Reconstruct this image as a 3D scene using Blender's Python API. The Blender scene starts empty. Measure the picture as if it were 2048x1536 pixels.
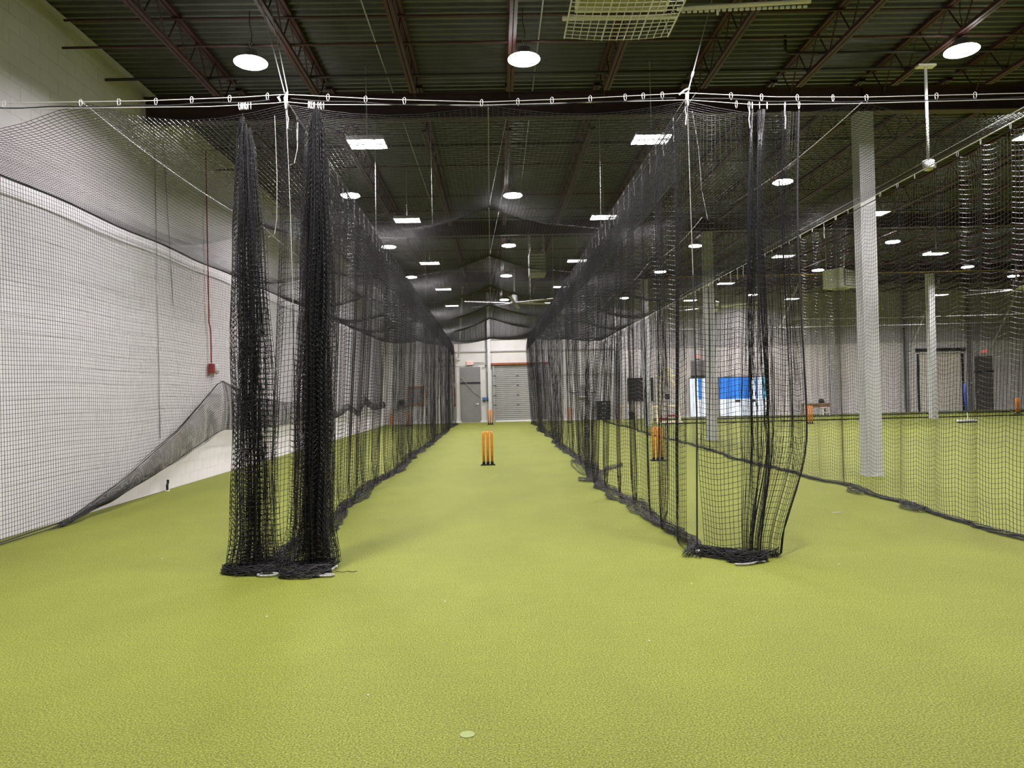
import bpy, math, random
import numpy as np
from mathutils import Vector, Matrix

scene = bpy.context.scene
C = bpy.context.collection
PI = math.pi

# ------------------------------------------------------------------ camera
EYE = Vector((0.0, 0.0, 1.55))
YAW, PITCH, ROLL, FPX = 0.0205, 0.0100, -0.0235, 1500.8
fw = Vector((math.sin(YAW) * math.cos(PITCH), math.cos(YAW) * math.cos(PITCH), math.sin(PITCH)))
rt = Vector((math.cos(YAW), -math.sin(YAW), 0.0))
up = rt.cross(fw)
r2 = rt * math.cos(ROLL) + up * math.sin(ROLL)
u2 = up * math.cos(ROLL) - rt * math.sin(ROLL)
cam_d = bpy.data.cameras.new('camera')
cam_d.sensor_width = 36.0
cam_d.lens = FPX / 2048.0 * 36.0
cam_d.clip_start, cam_d.clip_end = 0.05, 200.0
cam = bpy.data.objects.new('camera', cam_d)
cam.matrix_world = Matrix(((r2.x, u2.x, -fw.x, EYE.x), (r2.y, u2.y, -fw.y, EYE.y), (r2.z, u2.z, -fw.z, EYE.z), (0, 0, 0, 1)))
C.objects.link(cam)
scene.camera = cam

# ------------------------------------------------------------------ world, exposure (the light itself comes from the lamps below)
world = bpy.data.worlds.new('world')
scene.world = world
world.use_nodes = True
world.node_tree.nodes['Background'].inputs[0].default_value = (0.02, 0.02, 0.02, 1)
world.node_tree.nodes['Background'].inputs[1].default_value = 0.3
ROUND_W, PANEL_W = 155.0, 184.0            # watts of the two kinds of lamp
scene.view_settings.view_transform = 'Standard'
scene.view_settings.look = 'None'
scene.view_settings.gamma = 1.0
scene.view_settings.use_curve_mapping = False
scene.view_settings.exposure = 0.0
scene.cycles.use_denoising = True
scene.cycles.max_bounces = 6
scene.cycles.diffuse_bounces = 4
scene.cycles.glossy_bounces = 2
scene.cycles.caustics_reflective = False
scene.cycles.caustics_refractive = False
scene.cycles.sample_clamp_indirect = 4.0

# ------------------------------------------------------------------ materials
M = {}


def srgb(*c):
    return tuple((v / 255.0 / 12.92) if v / 255.0 <= 0.04045 else ((v / 255.0 + 0.055) / 1.055) ** 2.4 for v in c)


def mat(name, col, rough=0.6, metal=0.0, var=0.08, scale=6.0, bump=0.0, bscale=40.0, emit=None, estr=0.0, spec=0.5):
    m = bpy.data.materials.new(name)
    m.use_nodes = True
    nt = m.node_tree
    b = nt.nodes['Principled BSDF']
    b.inputs['Roughness'].default_value = rough
    b.inputs['Metallic'].default_value = metal
    b.inputs['Specular IOR Level'].default_value = spec
    tc = nt.nodes.new('ShaderNodeTexCoord')
    nz = nt.nodes.new('ShaderNodeTexNoise')
    nz.inputs['Scale'].default_value = scale
    nz.inputs['Detail'].default_value = 5.0
    nt.links.new(tc.outputs['Object'], nz.inputs['Vector'])
    cr = nt.nodes.new('ShaderNodeValToRGB')
    cr.color_ramp.elements[0].position = 0.3
    cr.color_ramp.elements[1].position = 0.7
    cr.color_ramp.elements[0].color = (*[max(0, v * (1 - var)) for v in col], 1)
    cr.color_ramp.elements[1].color = (*[min(1, v * (1 + var)) for v in col], 1)
    nt.links.new(nz.outputs['Fac'], cr.inputs['Fac'])
    nt.links.new(cr.outputs['Color'], b.inputs['Base Color'])
    if bump > 0:
        nb = nt.nodes.new('ShaderNodeTexNoise')
        nb.inputs['Scale'].default_value = bscale
        nt.links.new(tc.outputs['Object'], nb.inputs['Vector'])
        bp = nt.nodes.new('ShaderNodeBump')
        bp.inputs['Strength'].default_value = bump
        bp.inputs['Distance'].default_value = 0.01
        nt.links.new(nb.outputs['Fac'], bp.inputs['Height'])
        nt.links.new(bp.outputs['Normal'], b.inputs['Normal'])
    if emit:
        b.inputs['Emission Color'].default_value = (*emit, 1)
        b.inputs['Emission Strength'].default_value = estr
    M[name] = m
    return m


mat('white_paint', (0.84, 0.815, 0.825), 0.55, var=0.04, scale=1.5, bump=0.15, bscale=60)
mat('mortar', (0.80, 0.77, 0.785), 0.8, var=0.05, scale=3)
mat('back_paint', (0.64, 0.63, 0.60), 0.6, var=0.06, scale=2, bump=0.1, bscale=50)
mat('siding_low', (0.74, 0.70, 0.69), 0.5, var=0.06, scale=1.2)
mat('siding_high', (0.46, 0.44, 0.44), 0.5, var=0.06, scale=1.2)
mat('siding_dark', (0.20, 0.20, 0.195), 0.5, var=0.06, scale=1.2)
mat('deck', (0.100, 0.103, 0.094), 0.40, metal=0.25, var=0.15, scale=2.5)
mat('red_steel', (0.055, 0.016, 0.016), 0.55, var=0.25, scale=8)
mat('girder_steel', (0.045, 0.020, 0.022), 0.55, var=0.25, scale=4)
mat('black_steel', (0.018, 0.017, 0.017), 0.5, var=0.2, scale=8)
mat('column_paint', (0.62, 0.63, 0.62), 0.5, var=0.05, scale=4)
mat('grey_door', (0.22, 0.22, 0.215), 0.5, var=0.06, scale=3)
mat('grey_slat', (0.34, 0.34, 0.325), 0.45, var=0.06, scale=4)
mat('cream_slat', (0.88, 0.82, 0.68), 0.5, var=0.05, scale=3)
mat('brown_door', (0.16, 0.14, 0.13), 0.5, var=0.06, scale=3)
mat('rust', (0.28, 0.09, 0.04), 0.7, var=0.3, scale=9)
mat('net', (0.006, 0.006, 0.0065), 0.38, var=0.2, scale=4, spec=0.45)
mat('hem', (0.014, 0.014, 0.014), 0.6, var=0.3, scale=12)
mat('cable', (0.62, 0.62, 0.60), 0.4, metal=0.1, var=0.1, scale=20)
mat('rope', (0.30, 0.30, 0.28), 0.7, var=0.5, scale=45)
mat('plastic_white', (0.80, 0.80, 0.78), 0.4, var=0.04, scale=10)
mat('conduit', (0.42, 0.43, 0.41), 0.4, metal=0.4, var=0.1, scale=10)
mat('lamp_body', (0.30, 0.30, 0.30), 0.4, metal=0.3, var=0.08, scale=10)
mat('lens', (0.9, 0.9, 0.9), 0.3, var=0.01, scale=5, emit=(1.0, 0.99, 0.96), estr=14.0)
mat('added_uplight', (0.9, 0.9, 0.9), 0.3, var=0.01, scale=5, emit=(1.0, 0.99, 0.96), estr=45.0)  # emission of the added ring that brightens deck and upper wall
mat('orange', (0.92, 0.30, 0.035), 0.4, var=0.07, scale=14, spec=0.4)
mat('orange_wood', (0.58, 0.22, 0.03), 0.6, var=0.15, scale=14)
mat('black_plastic', (0.012, 0.011, 0.011), 0.45, var=0.1, scale=12)
mat('cream_enamel', (0.90, 0.86, 0.74), 0.4, var=0.05, scale=8)
mat('heater_core', (0.42, 0.40, 0.24), 0.5, var=0.2, scale=12)
mat('yellow_frame', (0.88, 0.80, 0.48), 0.4, var=0.06, scale=8)
mat('yellow_pipe', (0.62, 0.42, 0.03), 0.45, var=0.08, scale=8)
mat('red_paint', (0.34, 0.018, 0.016), 0.4, var=0.1, scale=10)
mat('red_pad', (0.30, 0.03, 0.025), 0.5, var=0.1, scale=10)
mat('blue_plastic', (0.02, 0.06, 0.32), 0.45, var=0.1, scale=10)
mat('blue_box', (0.06, 0.13, 0.30), 0.5, var=0.1, scale=10)
mat('blue_bin', (0.02, 0.022, 0.10), 0.5, var=0.1, scale=10)
mat('brown_wood', (0.30, 0.20, 0.11), 0.6, var=0.2, scale=14)
mat('exit_letters', (0.70, 0.05, 0.03), 0.4, var=0.02, emit=(1.0, 0.12, 0.07), estr=1.0)
mat('screen_blue', (0.02, 0.10, 0.42), 0.3, var=0.05, scale=3, emit=(0.035, 0.24, 0.82), estr=1.35)
mat('screen_white', (0.6, 0.6, 0.65), 0.3, var=0.05, scale=3, emit=(0.78, 0.88, 1.0), estr=1.35)
mat('screen_cyan', (0.1, 0.35, 0.5), 0.3, var=0.05, scale=3, emit=(0.16, 0.62, 0.85), estr=1.35)
mat('screen_grey', (0.06, 0.06, 0.07), 0.3, var=0.05, scale=3)
mat('pale_green', (0.225, 0.285, 0.085), 0.7, var=0.05, scale=20)


def turf_material():
    m = bpy.data.materials.new('turf')
    m.use_nodes = True
    nt = m.node_tree
    N, L = nt.nodes, nt.links
    b = N['Principled BSDF']
    b.inputs['Roughness'].default_value = 0.75
    b.inputs['Specular IOR Level'].default_value = 0.25
    tc = N.new('ShaderNodeTexCoord')

    def noise(scale, detail, stretch=(1, 1, 1)):
        mp = N.new('ShaderNodeMapping')
        mp.inputs['Scale'].default_value = stretch
        L.new(tc.outputs['Object'], mp.inputs['Vector'])
        n = N.new('ShaderNodeTexNoise')
        n.inputs['Scale'].default_value = scale
        n.inputs['Detail'].default_value = detail
        n.inputs['Roughness'].default_value = 0.65
        L.new(mp.outputs['Vector'], n.inputs['Vector'])
        return n
    fine = noise(105.0, 5.0)
    big = noise(1.3, 4.0, (1, 0.6, 1))
    rows = noise(9.0, 3.0, (0.35, 2.0, 1))
    cr = N.new('ShaderNodeValToRGB')
    e = cr.color_ramp.elements
    e[0].position, e[0].color = 0.35, (0.060, 0.074, 0.005, 1)
    e[1].position, e[1].color = 0.66, (0.298, 0.318, 0.060, 1)
    k = cr.color_ramp.elements.new(0.5)
    k.color = (0.158, 0.183, 0.020, 1)
    L.new(fine.outputs['Fac'], cr.inputs['Fac'])

    def mul(a, n, lo, hi):
        mr = N.new('ShaderNodeMapRange')
        mr.inputs['From Min'].default_value = 0.3
        mr.inputs['From Max'].default_value = 0.7
        mr.inputs['To Min'].default_value = lo
        mr.inputs['To Max'].default_value = hi
        L.new(n.outputs['Fac'], mr.inputs['Value'])
        mx = N.new('ShaderNodeVectorMath')
        mx.operation = 'SCALE'
        L.new(a, mx.inputs[0])
        L.new(mr.outputs['Result'], mx.inputs['Scale'])
        return mx.outputs['Vector']
    o = mul(cr.outputs['Color'], big, 0.93, 1.06)
    o = mul(o, rows, 0.96, 1.04)
    L.new(o, b.inputs['Base Color'])
    bp = N.new('ShaderNodeBump')
    bp.inputs['Strength'].default_value = 0.4
    bp.inputs['Distance'].default_value = 0.006
    L.new(fine.outputs['Fac'], bp.inputs['Height'])
    L.new(bp.outputs['Normal'], b.inputs['Normal'])
    M['turf'] = m


turf_material()


# ------------------------------------------------------------------ mesh helpers
class MB:
    def __init__(self):
        self.v, self.f = [], []

    def box(self, x0, x1, y0, y1, z0, z1):
        n = len(self.v)
        self.v += [(x0, y0, z0), (x1, y0, z0), (x1, y1, z0), (x0, y1, z0), (x0, y0, z1), (x1, y0, z1), (x1, y1, z1), (x0, y1, z1)]
        self.f += [tuple(n + i for i in q) for q in ((0, 3, 2, 1), (4, 5, 6, 7), (0, 1, 5, 4), (1, 2, 6, 5), (2, 3, 7, 6), (3, 0, 4, 7))]
        return self

    def ring(self, c, t, r, seg, ref=None):
        t = Vector(t).normalized()
        ref = Vector(ref) if ref else (Vector((0, 0, 1)) if abs(t.z) < 0.9 else Vector((1, 0, 0)))
        a = t.cross(ref).normalized()
        b = t.cross(a)
        rx, ry = r if isinstance(r, tuple) else (r, r)
        i0 = len(self.v)
        for k in range(seg):
            w = 2 * PI * k / seg
            p = Vector(c) + a * (rx * math.cos(w)) + b * (ry * math.sin(w))
            self.v.append(tuple(p))
        return i0

    def tube(self, pts, r, seg=8, cap=True, closed=False, ref=None):
        P = [Vector(p) for p in pts]
        n = len(P)
        idx = []
        for i in range(n):
            if closed:
                t = P[(i + 1) % n] - P[(i - 1) % n]
            else:
                t = P[min(i + 1, n - 1)] - P[max(i - 1, 0)]
            ri = r[i] if isinstance(r, list) else r
            idx.append(self.ring(P[i], t, ri, seg, ref))
        pairs = list(zip(idx[:-1], idx[1:])) + ([(idx[-1], idx[0])] if closed else [])
        for a, b in pairs:
            for k in range(seg):
                k2 = (k + 1) % seg
                self.f.append((a + k, a + k2, b + k2, b + k))
        if cap and not closed:
            self.f.append(tuple(idx[0] + k for k in reversed(range(seg))))
            self.f.append(tuple(idx[-1] + k for k in range(seg)))
        return self

    def bar(self, p, q, w, h, ref=(0, 0, 1)):
        t = (Vector(q) - Vector(p)).normalized()
        a = t.cross(Vector(ref)).normalized() * (w / 2)
        b = a.cross(t).normalized() * (h / 2)
        n = len(self.v)
        for c in (Vector(p), Vector(q)):
            for s, u in ((-1, -1), (1, -1), (1, 1), (-1, 1)):
                self.v.append(tuple(c + a * s + b * u))
        self.f += [tuple(n + i for i in q_) for q_ in ((0, 1, 2, 3), (7, 6, 5, 4), (0, 4, 5, 1), (1, 5, 6, 2), (2, 6, 7, 3), (3, 7, 4, 0))]
        return self

    def lathe(self, prof, seg=24, c=(0, 0, 0)):
        n = len(self.v)
        for (r, z) in prof:
            for k in range(seg):
                w = 2 * PI * k / seg
                self.v.append((c[0] + r * math.cos(w), c[1] + r * math.sin(w), c[2] + z))
        for i in range(len(prof) - 1):
            for k in range(seg):
                k2 = (k + 1) % seg
                self.f.append((n + i * seg + k, n + i * seg + k2, n + (i + 1) * seg + k2, n + (i + 1) * seg + k))
        self.f.append(tuple(n + k for k in reversed(range(seg))))
        self.f.append(tuple(n + (len(prof) - 1) * seg + k for k in range(seg)))
        return self

    def mesh(self, name, m):
        me = bpy.data.meshes.new(name)
        me.from_pydata(self.v, [], self.f)
        me.materials.append(M[m])
        me.update()
        return me

    def build(self, name, m, parent=None, smooth=False, loc=None):
        me = self.mesh(name, m)
        if smooth:
            me.polygons.foreach_set('use_smooth', [True] * len(me.polygons))
        return put(name, me, parent, loc)


def put(name, me, parent=None, loc=None, rz=0.0):
    o = bpy.data.objects.new(name, me)
    C.objects.link(o)
    if parent:
        o.parent = parent
    if loc is not None:
        o.location = loc
    if rz:
        o.rotation_euler.z = rz
    return o


def tag(o, label, cat, group=None):
    o['label'], o['category'] = label, cat
    if group:
        o['group'] = group
    return o


def thing(name, label, cat, loc=(0, 0, 0), rz=0.0, group=None):
    o = put(name, None, None, loc, rz)
    return tag(o, label, cat, group)


def struct(o):
    o['kind'] = 'structure'
    return o


def copy_tree(o, parent=None):
    c = o.copy()
    C.objects.link(c)
    if parent:
        c.parent = parent
    for ch in list(o.children):
        copy_tree(ch, c)
    return c


# net strands: every polyline becomes a three-sided twine, all of one net in a single mesh
class Twine:
    def __init__(self):
        self.V, self.Q, self.n = [], [], 0

    def add(self, P, r):
        P = np.asarray(P, dtype=np.float64)
        S, K, _ = P.shape
        T = np.empty_like(P)
        T[:, 1:-1] = P[:, 2:] - P[:, :-2]
        T[:, 0] = P[:, 1] - P[:, 0]
        T[:, -1] = P[:, -1] - P[:, -2]
        T /= np.maximum(np.linalg.norm(T, axis=2, keepdims=True), 1e-9)
        ref = np.array([0.58, 0.37, 0.72])
        A = np.cross(T, ref)
        nA = np.linalg.norm(A, axis=2, keepdims=True)
        A /= np.maximum(nA, 1e-6)
        B = np.cross(T, A)
        R = np.broadcast_to(np.asarray(r, dtype=np.float64), (S, K))[..., None] if np.ndim(r) else r
        ring = np.empty((S, K, 3, 3))
        for k in range(3):
            w = 2 * PI * k / 3
            ring[:, :, k] = P + (A * math.cos(w) + B * math.sin(w)) * R
        self.V.append(ring.reshape(-1, 3))
        base = self.n + (np.arange(S)[:, None] * K + np.arange(K - 1)[None, :]) * 3
        base = base.reshape(-1)
        for k in range(3):
            k2 = (k + 1) % 3
            self.Q.append(np.stack([base + k, base + k2, base + 3 + k2, base + 3 + k], axis=1))
        self.n += S * K * 3

    def build(self, name, m, parent):
        V = np.concatenate(self.V).astype(np.float32)
        Q = np.concatenate(self.Q).astype(np.int32)
        me = bpy.data.meshes.new(name)
        me.vertices.add(len(V))
        me.vertices.foreach_set('co', V.ravel())
        me.loops.add(Q.size)
        me.loops.foreach_set('vertex_index', Q.ravel())
        me.polygons.add(len(Q))
        me.polygons.foreach_set('loop_start', np.arange(0, Q.size, 4, dtype=np.int32))
        me.polygons.foreach_set('loop_total', np.full(len(Q), 4, dtype=np.int32))
        me.update(calc_edges=True)
        me.materials.append(M[m])
        o = put(name, me, parent)
        o['kind'] = 'stuff'
        return o


TW = 0.0026      # twine radius
CELL = 0.05      # mesh opening

# ------------------------------------------------------------------ the hall
XL, XR, YB, YF = -5.70, 30.6, 38.6, -12.0
DECK, GB, GT = 6.74, 6.10, 6.52
G1, BAY = 12.46, 9.34
GIRDERS = [G1 - 2 * BAY, G1 - BAY, G1, G1 + BAY, G1 + 2 * BAY]

m = MB()
m.v = [(XL - 0.3, YF, 0), (XR, YF, 0), (XR, YB + 0.3, 0), (XL - 0.3, YB + 0.3, 0), (XL - 0.3, YF, -0.2), (XR, YF, -0.2), (XR, YB + 0.3, -0.2), (XL - 0.3, YB + 0.3, -0.2)]
m.f = [(0, 1, 2, 3), (7, 6, 5, 4), (0, 4, 5, 1), (1, 5, 6, 2), (2, 6, 7, 3), (3, 7, 4, 0)]
struct(m.build('floor', 'turf'))

# corrugated roof deck: ribs run across the hall
m = MB()
per, y = 0.152, YF
prof = []
while y < YB:
    prof += [(y, DECK), (y + 0.045, DECK), (y + 0.062, DECK + 0.038), (y + 0.135, DECK + 0.038)]
    y += per
prof.append((YB + 0.05, DECK))
n = len(prof)
for x in (XL - 0.2, XR):
    for (yy, zz) in prof:
        m.v.append((x, yy, zz))
for i in range(n - 1):
    m.f.append((i, i + 1, n + i + 1, n + i))
struct(m.build('ceiling', 'deck'))

# left wall of painted concrete block
wl = struct(MB().box(XL - 0.25, XL - 0.004, YF, YB, 0, DECK).build('wall_left', 'mortar'))
BH, BL = 0.2, 0.4
bm = MB().box(0, 0.0055, 0.003, BL - 0.003, 0.003, BH - 0.003)
blk_me = bm.mesh('block', 'white_paint')
cand = []
for r in range(34):
    z = r * BH
    if z + BH > DECK + 0.05:
        continue
    y = YF + (0.2 if r % 2 else 0.0)
    while y + BL <= YB:
        cand.append((y, z))
        y += BL
seen = sorted([c for c in cand if c[0] > 8.9 and c[1] < 3.3], key=lambda c: c[0] - 0.12 * abs(c[1] - 1.5) + (0 if c[1] < 4.2 else 1.5))
near = set(seen[:295])
for (y, z) in sorted(near):
    put('block', blk_me, wl, (XL - 0.004, y, z))
m = MB()
for (y, z) in cand:
    if (y, z) not in near:
        m.box(XL - 0.004, XL + (0.0015 if z < 3.3 else 0.0005), y + 0.003, y + BL - 0.003, z + 0.003, z + BH - 0.003)
o = m.build('block_courses', 'white_paint', wl)
o['kind'] = 'stuff'

# back wall: painted block on the left, ribbed steel siding on the right and above
wb = struct(MB().box(XL - 0.25, XR, YB, YB + 0.25, 0, DECK).build('wall_back', 'back_paint'))


def siding(width, height):
    m = MB()
    pts, x = [], 0.0
    while x < width - 1e-6:
        pts += [(x, 0), (x + 0.19, 0), (x + 0.21, -0.035), (x + 0.27, -0.035), (x + 0.29, 0)]
        x += 0.30
    pts.append((width, 0))
    for z in (0, height):
        for (px, py) in pts:
            m.v.append((px, py - 0.02, z))
    k = len(pts)
    for i in range(k - 1):
        m.f.append((i, i + 1, k + i + 1, k + i))
    i0 = len(m.v)
    m.v += [(0, 0, 0), (width, 0, 0), (width, 0, height), (0, 0, height)]
    m.f += [(i0, 0, k, i0 + 3), (k - 1, i0 + 1, i0 + 2, 2 * k - 1)]
    return m


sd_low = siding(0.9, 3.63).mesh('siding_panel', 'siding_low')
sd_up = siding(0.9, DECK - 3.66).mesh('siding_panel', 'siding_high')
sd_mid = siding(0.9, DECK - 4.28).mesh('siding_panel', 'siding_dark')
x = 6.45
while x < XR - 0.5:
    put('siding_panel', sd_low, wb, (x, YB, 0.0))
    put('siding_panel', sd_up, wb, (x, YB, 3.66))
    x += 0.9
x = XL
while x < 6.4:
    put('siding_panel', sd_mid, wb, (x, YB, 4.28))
    x += 0.9
MB().box(XL, XR, YB - 0.06, YB, 3.62, 3.68).build('flashing', 'siding_high', wb)
MB().box(XL, 6.4, YB - 0.05, YB, 4.24, 4.30).build('flashing', 'siding_high', wb)
struct(MB().box(XR, XR + 0.2, YF, YB, 0, DECK).build('wall_right', 'siding_low'))
struct(MB().box(XL, XR, YF - 0.2, YF, 0, DECK).build('wall_front', 'back_paint'))
struct(MB().box(XL, 30.0, YB - 0.06, YB, 0.0, 0.09).build('baseboard_back', 'plastic_white'))

# girders
gm = MB()
gm.box(XL + 0.02, XR, -0.09, 0.09, GB, GB + 0.022)
gm.box(XL + 0.02, XR, -0.09, 0.09, GT - 0.022, GT)
gm.box(XL + 0.02, XR, -0.008, 0.008, GB + 0.022, GT - 0.022)
names = {G1: 'deep dark maroon steel girder spanning the hall just behind the front net cable',
         G1 + BAY: 'deep dark maroon steel girder spanning the hall over the second white column',
         G1 + 2 * BAY: 'deep dark maroon steel girder spanning the hall over the ceiling fans'}
gme = gm.mesh('girder', 'girder_steel')
stf = MB().box(-0.006, 0.006, -0.085, 0.085, GB + 0.022, GT - 0.022).mesh('stiffener', 'girder_steel')
for g in GIRDERS:
    o = thing('girder', names.get(g, 'dark maroon steel girder under the roof behind the viewer'), 'beam', (0, g, 0), group='roof girders')
    put('beam_section', gme, o)
    for xs in (6.25, 18.3):
        put('stiffener', stf, o, (xs, 0, 0))

# open-web joists
JX = [-4.2 + 1.505 * i for i in range(23)]
JT, JB = DECK - 0.005, 6.20
jl = BAY - 0.24
j_top = MB().box(-0.055, -0.006, 0, jl, JT - 0.055, JT).box(0.006, 0.055, 0, jl, JT - 0.055, JT).mesh('top_chord', 'red_steel')
j_bot = MB().box(-0.05, -0.006, 0.75, jl - 0.75, JB, JB + 0.05).box(0.006, 0.05, 0.75, jl - 0.75, JB, JB + 0.05).mesh('bottom_chord', 'red_steel')
wm = MB()
npan = 26
ys = [0.1 + (jl - 0.2) * i / npan for i in range(npan + 1)]
for i in range(npan):
    za, zb = (JT - 0.03, JB + 0.03) if i % 2 == 0 else (JB + 0.03, JT - 0.03)
    wm.tube([(0, ys[i], za), (0, ys[i + 1], zb)], 0.0105, 5, cap=False)
j_web = wm.mesh('web_rod', 'red_steel')
jmsg = ['dark red open-web steel joist in the roof bay in front of the net cable',
        'dark red open-web steel joist in the first roof bay above the nets',
        'dark red open-web steel joist in the second roof bay above the nets',
        'dark red open-web steel joist in the last roof bay before the back wall']
for b in range(4):
    y0 = G1 + (b - 1) * BAY + 0.12
    for x in JX:
        o = thing('steel_joist', jmsg[b], 'joist', (x, y0, 0), group='joists of roof bay %s' % ('one', 'two', 'three', 'four')[b])
        if b == 3:
            o.scale.y = (YB - 0.05 - y0) / jl
        put('top_chord', j_top, o)
        put('bottom_chord', j_bot, o)
        put('web_rod', j_web, o)
seat = MB().box(-0.05, 0.05, -0.1, 0.1, GT, DECK).mesh('joist_seat', 'red_steel')

# bridging rods and conduits across the joists
for b in range(4):
    y0 = G1 + (b - 1) * BAY
    for k, (dy, z, mt, r) in enumerate([(6.95, 6.267, 'red_steel', 0.016), (7.0, 6.66, 'red_steel', 0.016), (8.05, 6.30, 'black_steel', 0.022), (3.1, 6.267, 'red_steel', 0.016), (3.0, 6.66, 'black_steel', 0.02)]):
        if y0 + dy > YB - 0.2:
            continue
        o = MB().tube([(XL + 0.02, y0 + dy, z), (XR - 0.1, y0 + dy, z)], r, 6).build('bridging_rod', mt)
        tag(o, ('dark red bridging rod running across under the roof joists', 'black pipe running across the roof just before a girder')[mt != 'red_steel'], ('rod', 'pipe')[mt != 'red_steel'], ('red bridging rods', 'black roof pipes')[mt != 'red_steel'])


def conduit(pts, label, r=0.011, mt='conduit', name='conduit', cat='conduit', group=None):
    return tag(MB().tube(pts, r, 6).build(name, mt, smooth=True), label, cat, group)


conduit([(-1.62, 3.5, 6.60), (-1.62, 12.3, 6.60), (-1.62, 21.6, 6.60), (-1.62, 24.0, 6.60)], 'long thin grey conduit along the deck above the left divider net')
conduit([(0.72, 3.5, 6.62), (0.72, 12.3, 6.62), (0.72, 20.0, 6.62)], 'long thin grey conduit along the deck beside the middle lamps')
conduit([(-1.2, 9.35, 6.66), (-0.1, 9.35, 6.66), (0.02, 9.35, 6.62), (0.24, 9.35, 6.62)], 'short bent pale conduit between two joists near the middle lamp')
conduit([(4.3, 10.75, 6.62), (4.3, 10.75, 6.40), (4.34, 10.75, 6.36), (14.0, 10.75, 6.36)], 'black pipe with an elbow running right across the joists', 0.022, 'black_steel', 'black_pipe', 'pipe')
conduit([(7.0, 30.0, 6.0), (16.0, 30.0, 6.0), (26.0, 30.0, 6.02)], 'thin yellow gas pipe crossing the far part of the hall', 0.02, 'yellow_pipe', 'gas_pipe', 'pipe')

# columns
col_shaft = MB().box(-0.127, 0.127, -0.127, 0.127, 0.014, GB - 0.016)
cs = col_shaft.mesh('shaft', 'column_paint')
cb = MB().box(-0.14, 0.14, -0.14, 0.14, 0, 0.014).mesh('base_plate', 'column_paint')
cc = MB().box(-0.16, 0.16, -0.13, 0.13, GB - 0.016, GB).mesh('cap_plate', 'girder_steel')
for (x, y, l) in [(6.25, G1, 'tall square white steel column just outside the right lane net'),
                  (6.25, G1 + BAY, 'square white steel column under the second girder beside the blue screen'),
                  (6.25, G1 + 2 * BAY, 'square white steel column beside the pale yellow exercise frame'),
                  (18.3, G1 + 2 * BAY, 'square white steel column in front of the cream roller door'),
                  (18.3, G1 + BAY, 'square white steel column of the outer column line under the second girder')]:
    o = thing('column', l, 'column', (x, y, 0), group='white steel columns')
    put('shaft', cs, o)
    put('base_plate', cb, o)
    put('cap_plate', cc, o)

# ------------------------------------------------------------------ lamps
# round high-bay lamp
hb = MB().lathe([(0.07, 0.0), (0.19, 0.005), (0.205, 0.03), (0.19, 0.055), (0.12, 0.075), (0.085, 0.09), (0.085, 0.17), (0.06, 0.185), (0.012, 0.19)], 28).mesh('housing', 'lamp_body')
hl = MB().lathe([(0.001, -0.016), (0.13, -0.014), (0.196, -0.002), (0.196, 0.004), (0.001, 0.004)], 28).mesh('lens', 'lens')
hr = MB().lathe([(0.192, 0.006), (0.215, 0.010), (0.217, 0.022), (0.207, 0.034), (0.20, 0.036)], 28).mesh('added_uplight_ring', 'added_uplight')  # glowing ring added around the housing to throw light up at the deck
hs = MB().tube([(0, 0, 0.18), (0, 0, 0.24), (0.02, 0, 0.27), (0, 0, 0.30), (-0.02, 0, 0.27), (0, 0, 0.24)], 0.005, 5).mesh('hook', 'cable')
hc = MB().tube([(0, 0, 0.24), (0.02, 0.01, 0.4), (-0.01, 0.0, 0.55), (0, 0, 0.72)], 0.006, 5).mesh('cord', 'black_plastic')
for me in (hb, hl):
    me.polygons.foreach_set('use_smooth', [True] * len(me.polygons))


def area_light(name, parent, shape, w, sx, sy, dz, col):
    d = bpy.data.lights.new(name, 'AREA')
    d.shape = shape
    d.size, d.size_y = sx, sy
    d.energy = w
    d.color = col
    d.spread = math.radians(160)
    o = bpy.data.objects.new(name, d)
    C.objects.link(o)
    o.parent = parent
    o.location = (0, 0, dz)
    return o


def round_lamp(x, y, label, group, z=6.0):
    o = thing('high_bay_lamp', label, 'lamp', (x, y, z), group=group)
    put('housing', hb, o)
    put('lens', hl, o)
    put('added_uplight_ring', hr, o)
    put('hook', hs, o)
    put('cord', hc, o)
    area_light('lamp_light', o, 'DISK', ROUND_W, 0.38, 0.38, -0.022, (1.0, 0.945, 1.0))
    return o


for (x, ylist, l, g) in [
        (-3.18, (3.7, 10.04, 16.83, 22.8, 28.8), 'round white high-bay lamp over the lane beside the white block wall', 'round lamps over the wall-side lane'),
        (0.47, (3.7, 10.06, 17.07, 22.94, 28.93, 36.5), 'round white high-bay lamp over the middle net lane', 'round lamps over the middle lane'),
        (6.4, (3.7, 9.99, 16.35, 23.58, 28.75, 36.8), 'round white high-bay lamp along the line of white columns', 'round lamps along the column line'),
        (12.7, (3.7, 10.0, 16.4, 23.57, 29.13, 36.6), 'round white high-bay lamp over the open hall beyond the nets', 'round lamps over the open hall'),
        (18.6, (16.4, 24.8, 29.06), 'round white high-bay lamp over the far side of the open hall', 'round lamps over the far side'),
        (22.4, (31.9,), 'round white high-bay lamp near the farthest ceiling fan', None)]:
    for y in ylist:
        round_lamp(x, y, l, g)

# square panel lamp with two bright strips
pb = MB().box(-0.29, 0.29, -0.235, 0.235, 0.012, 0.06).box(-0.29, 0.29, -0.245, -0.235, -0.005, 0.06).box(-0.29, 0.29, 0.235, 0.245, -0.005, 0.06).box(-0.29, 0.29, -0.012, 0.012, -0.012, 0.012).mesh('housing', 'lamp_body')
pl = MB().box(-0.285, 0.285, -0.095, 0.095, 0.002, 0.012).mesh('light_strip', 'lens')
pr = MB().tube([(0, 0, 0.06), (0, 0, 1.24)], 0.010, 6).mesh('stem', 'conduit')


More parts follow.
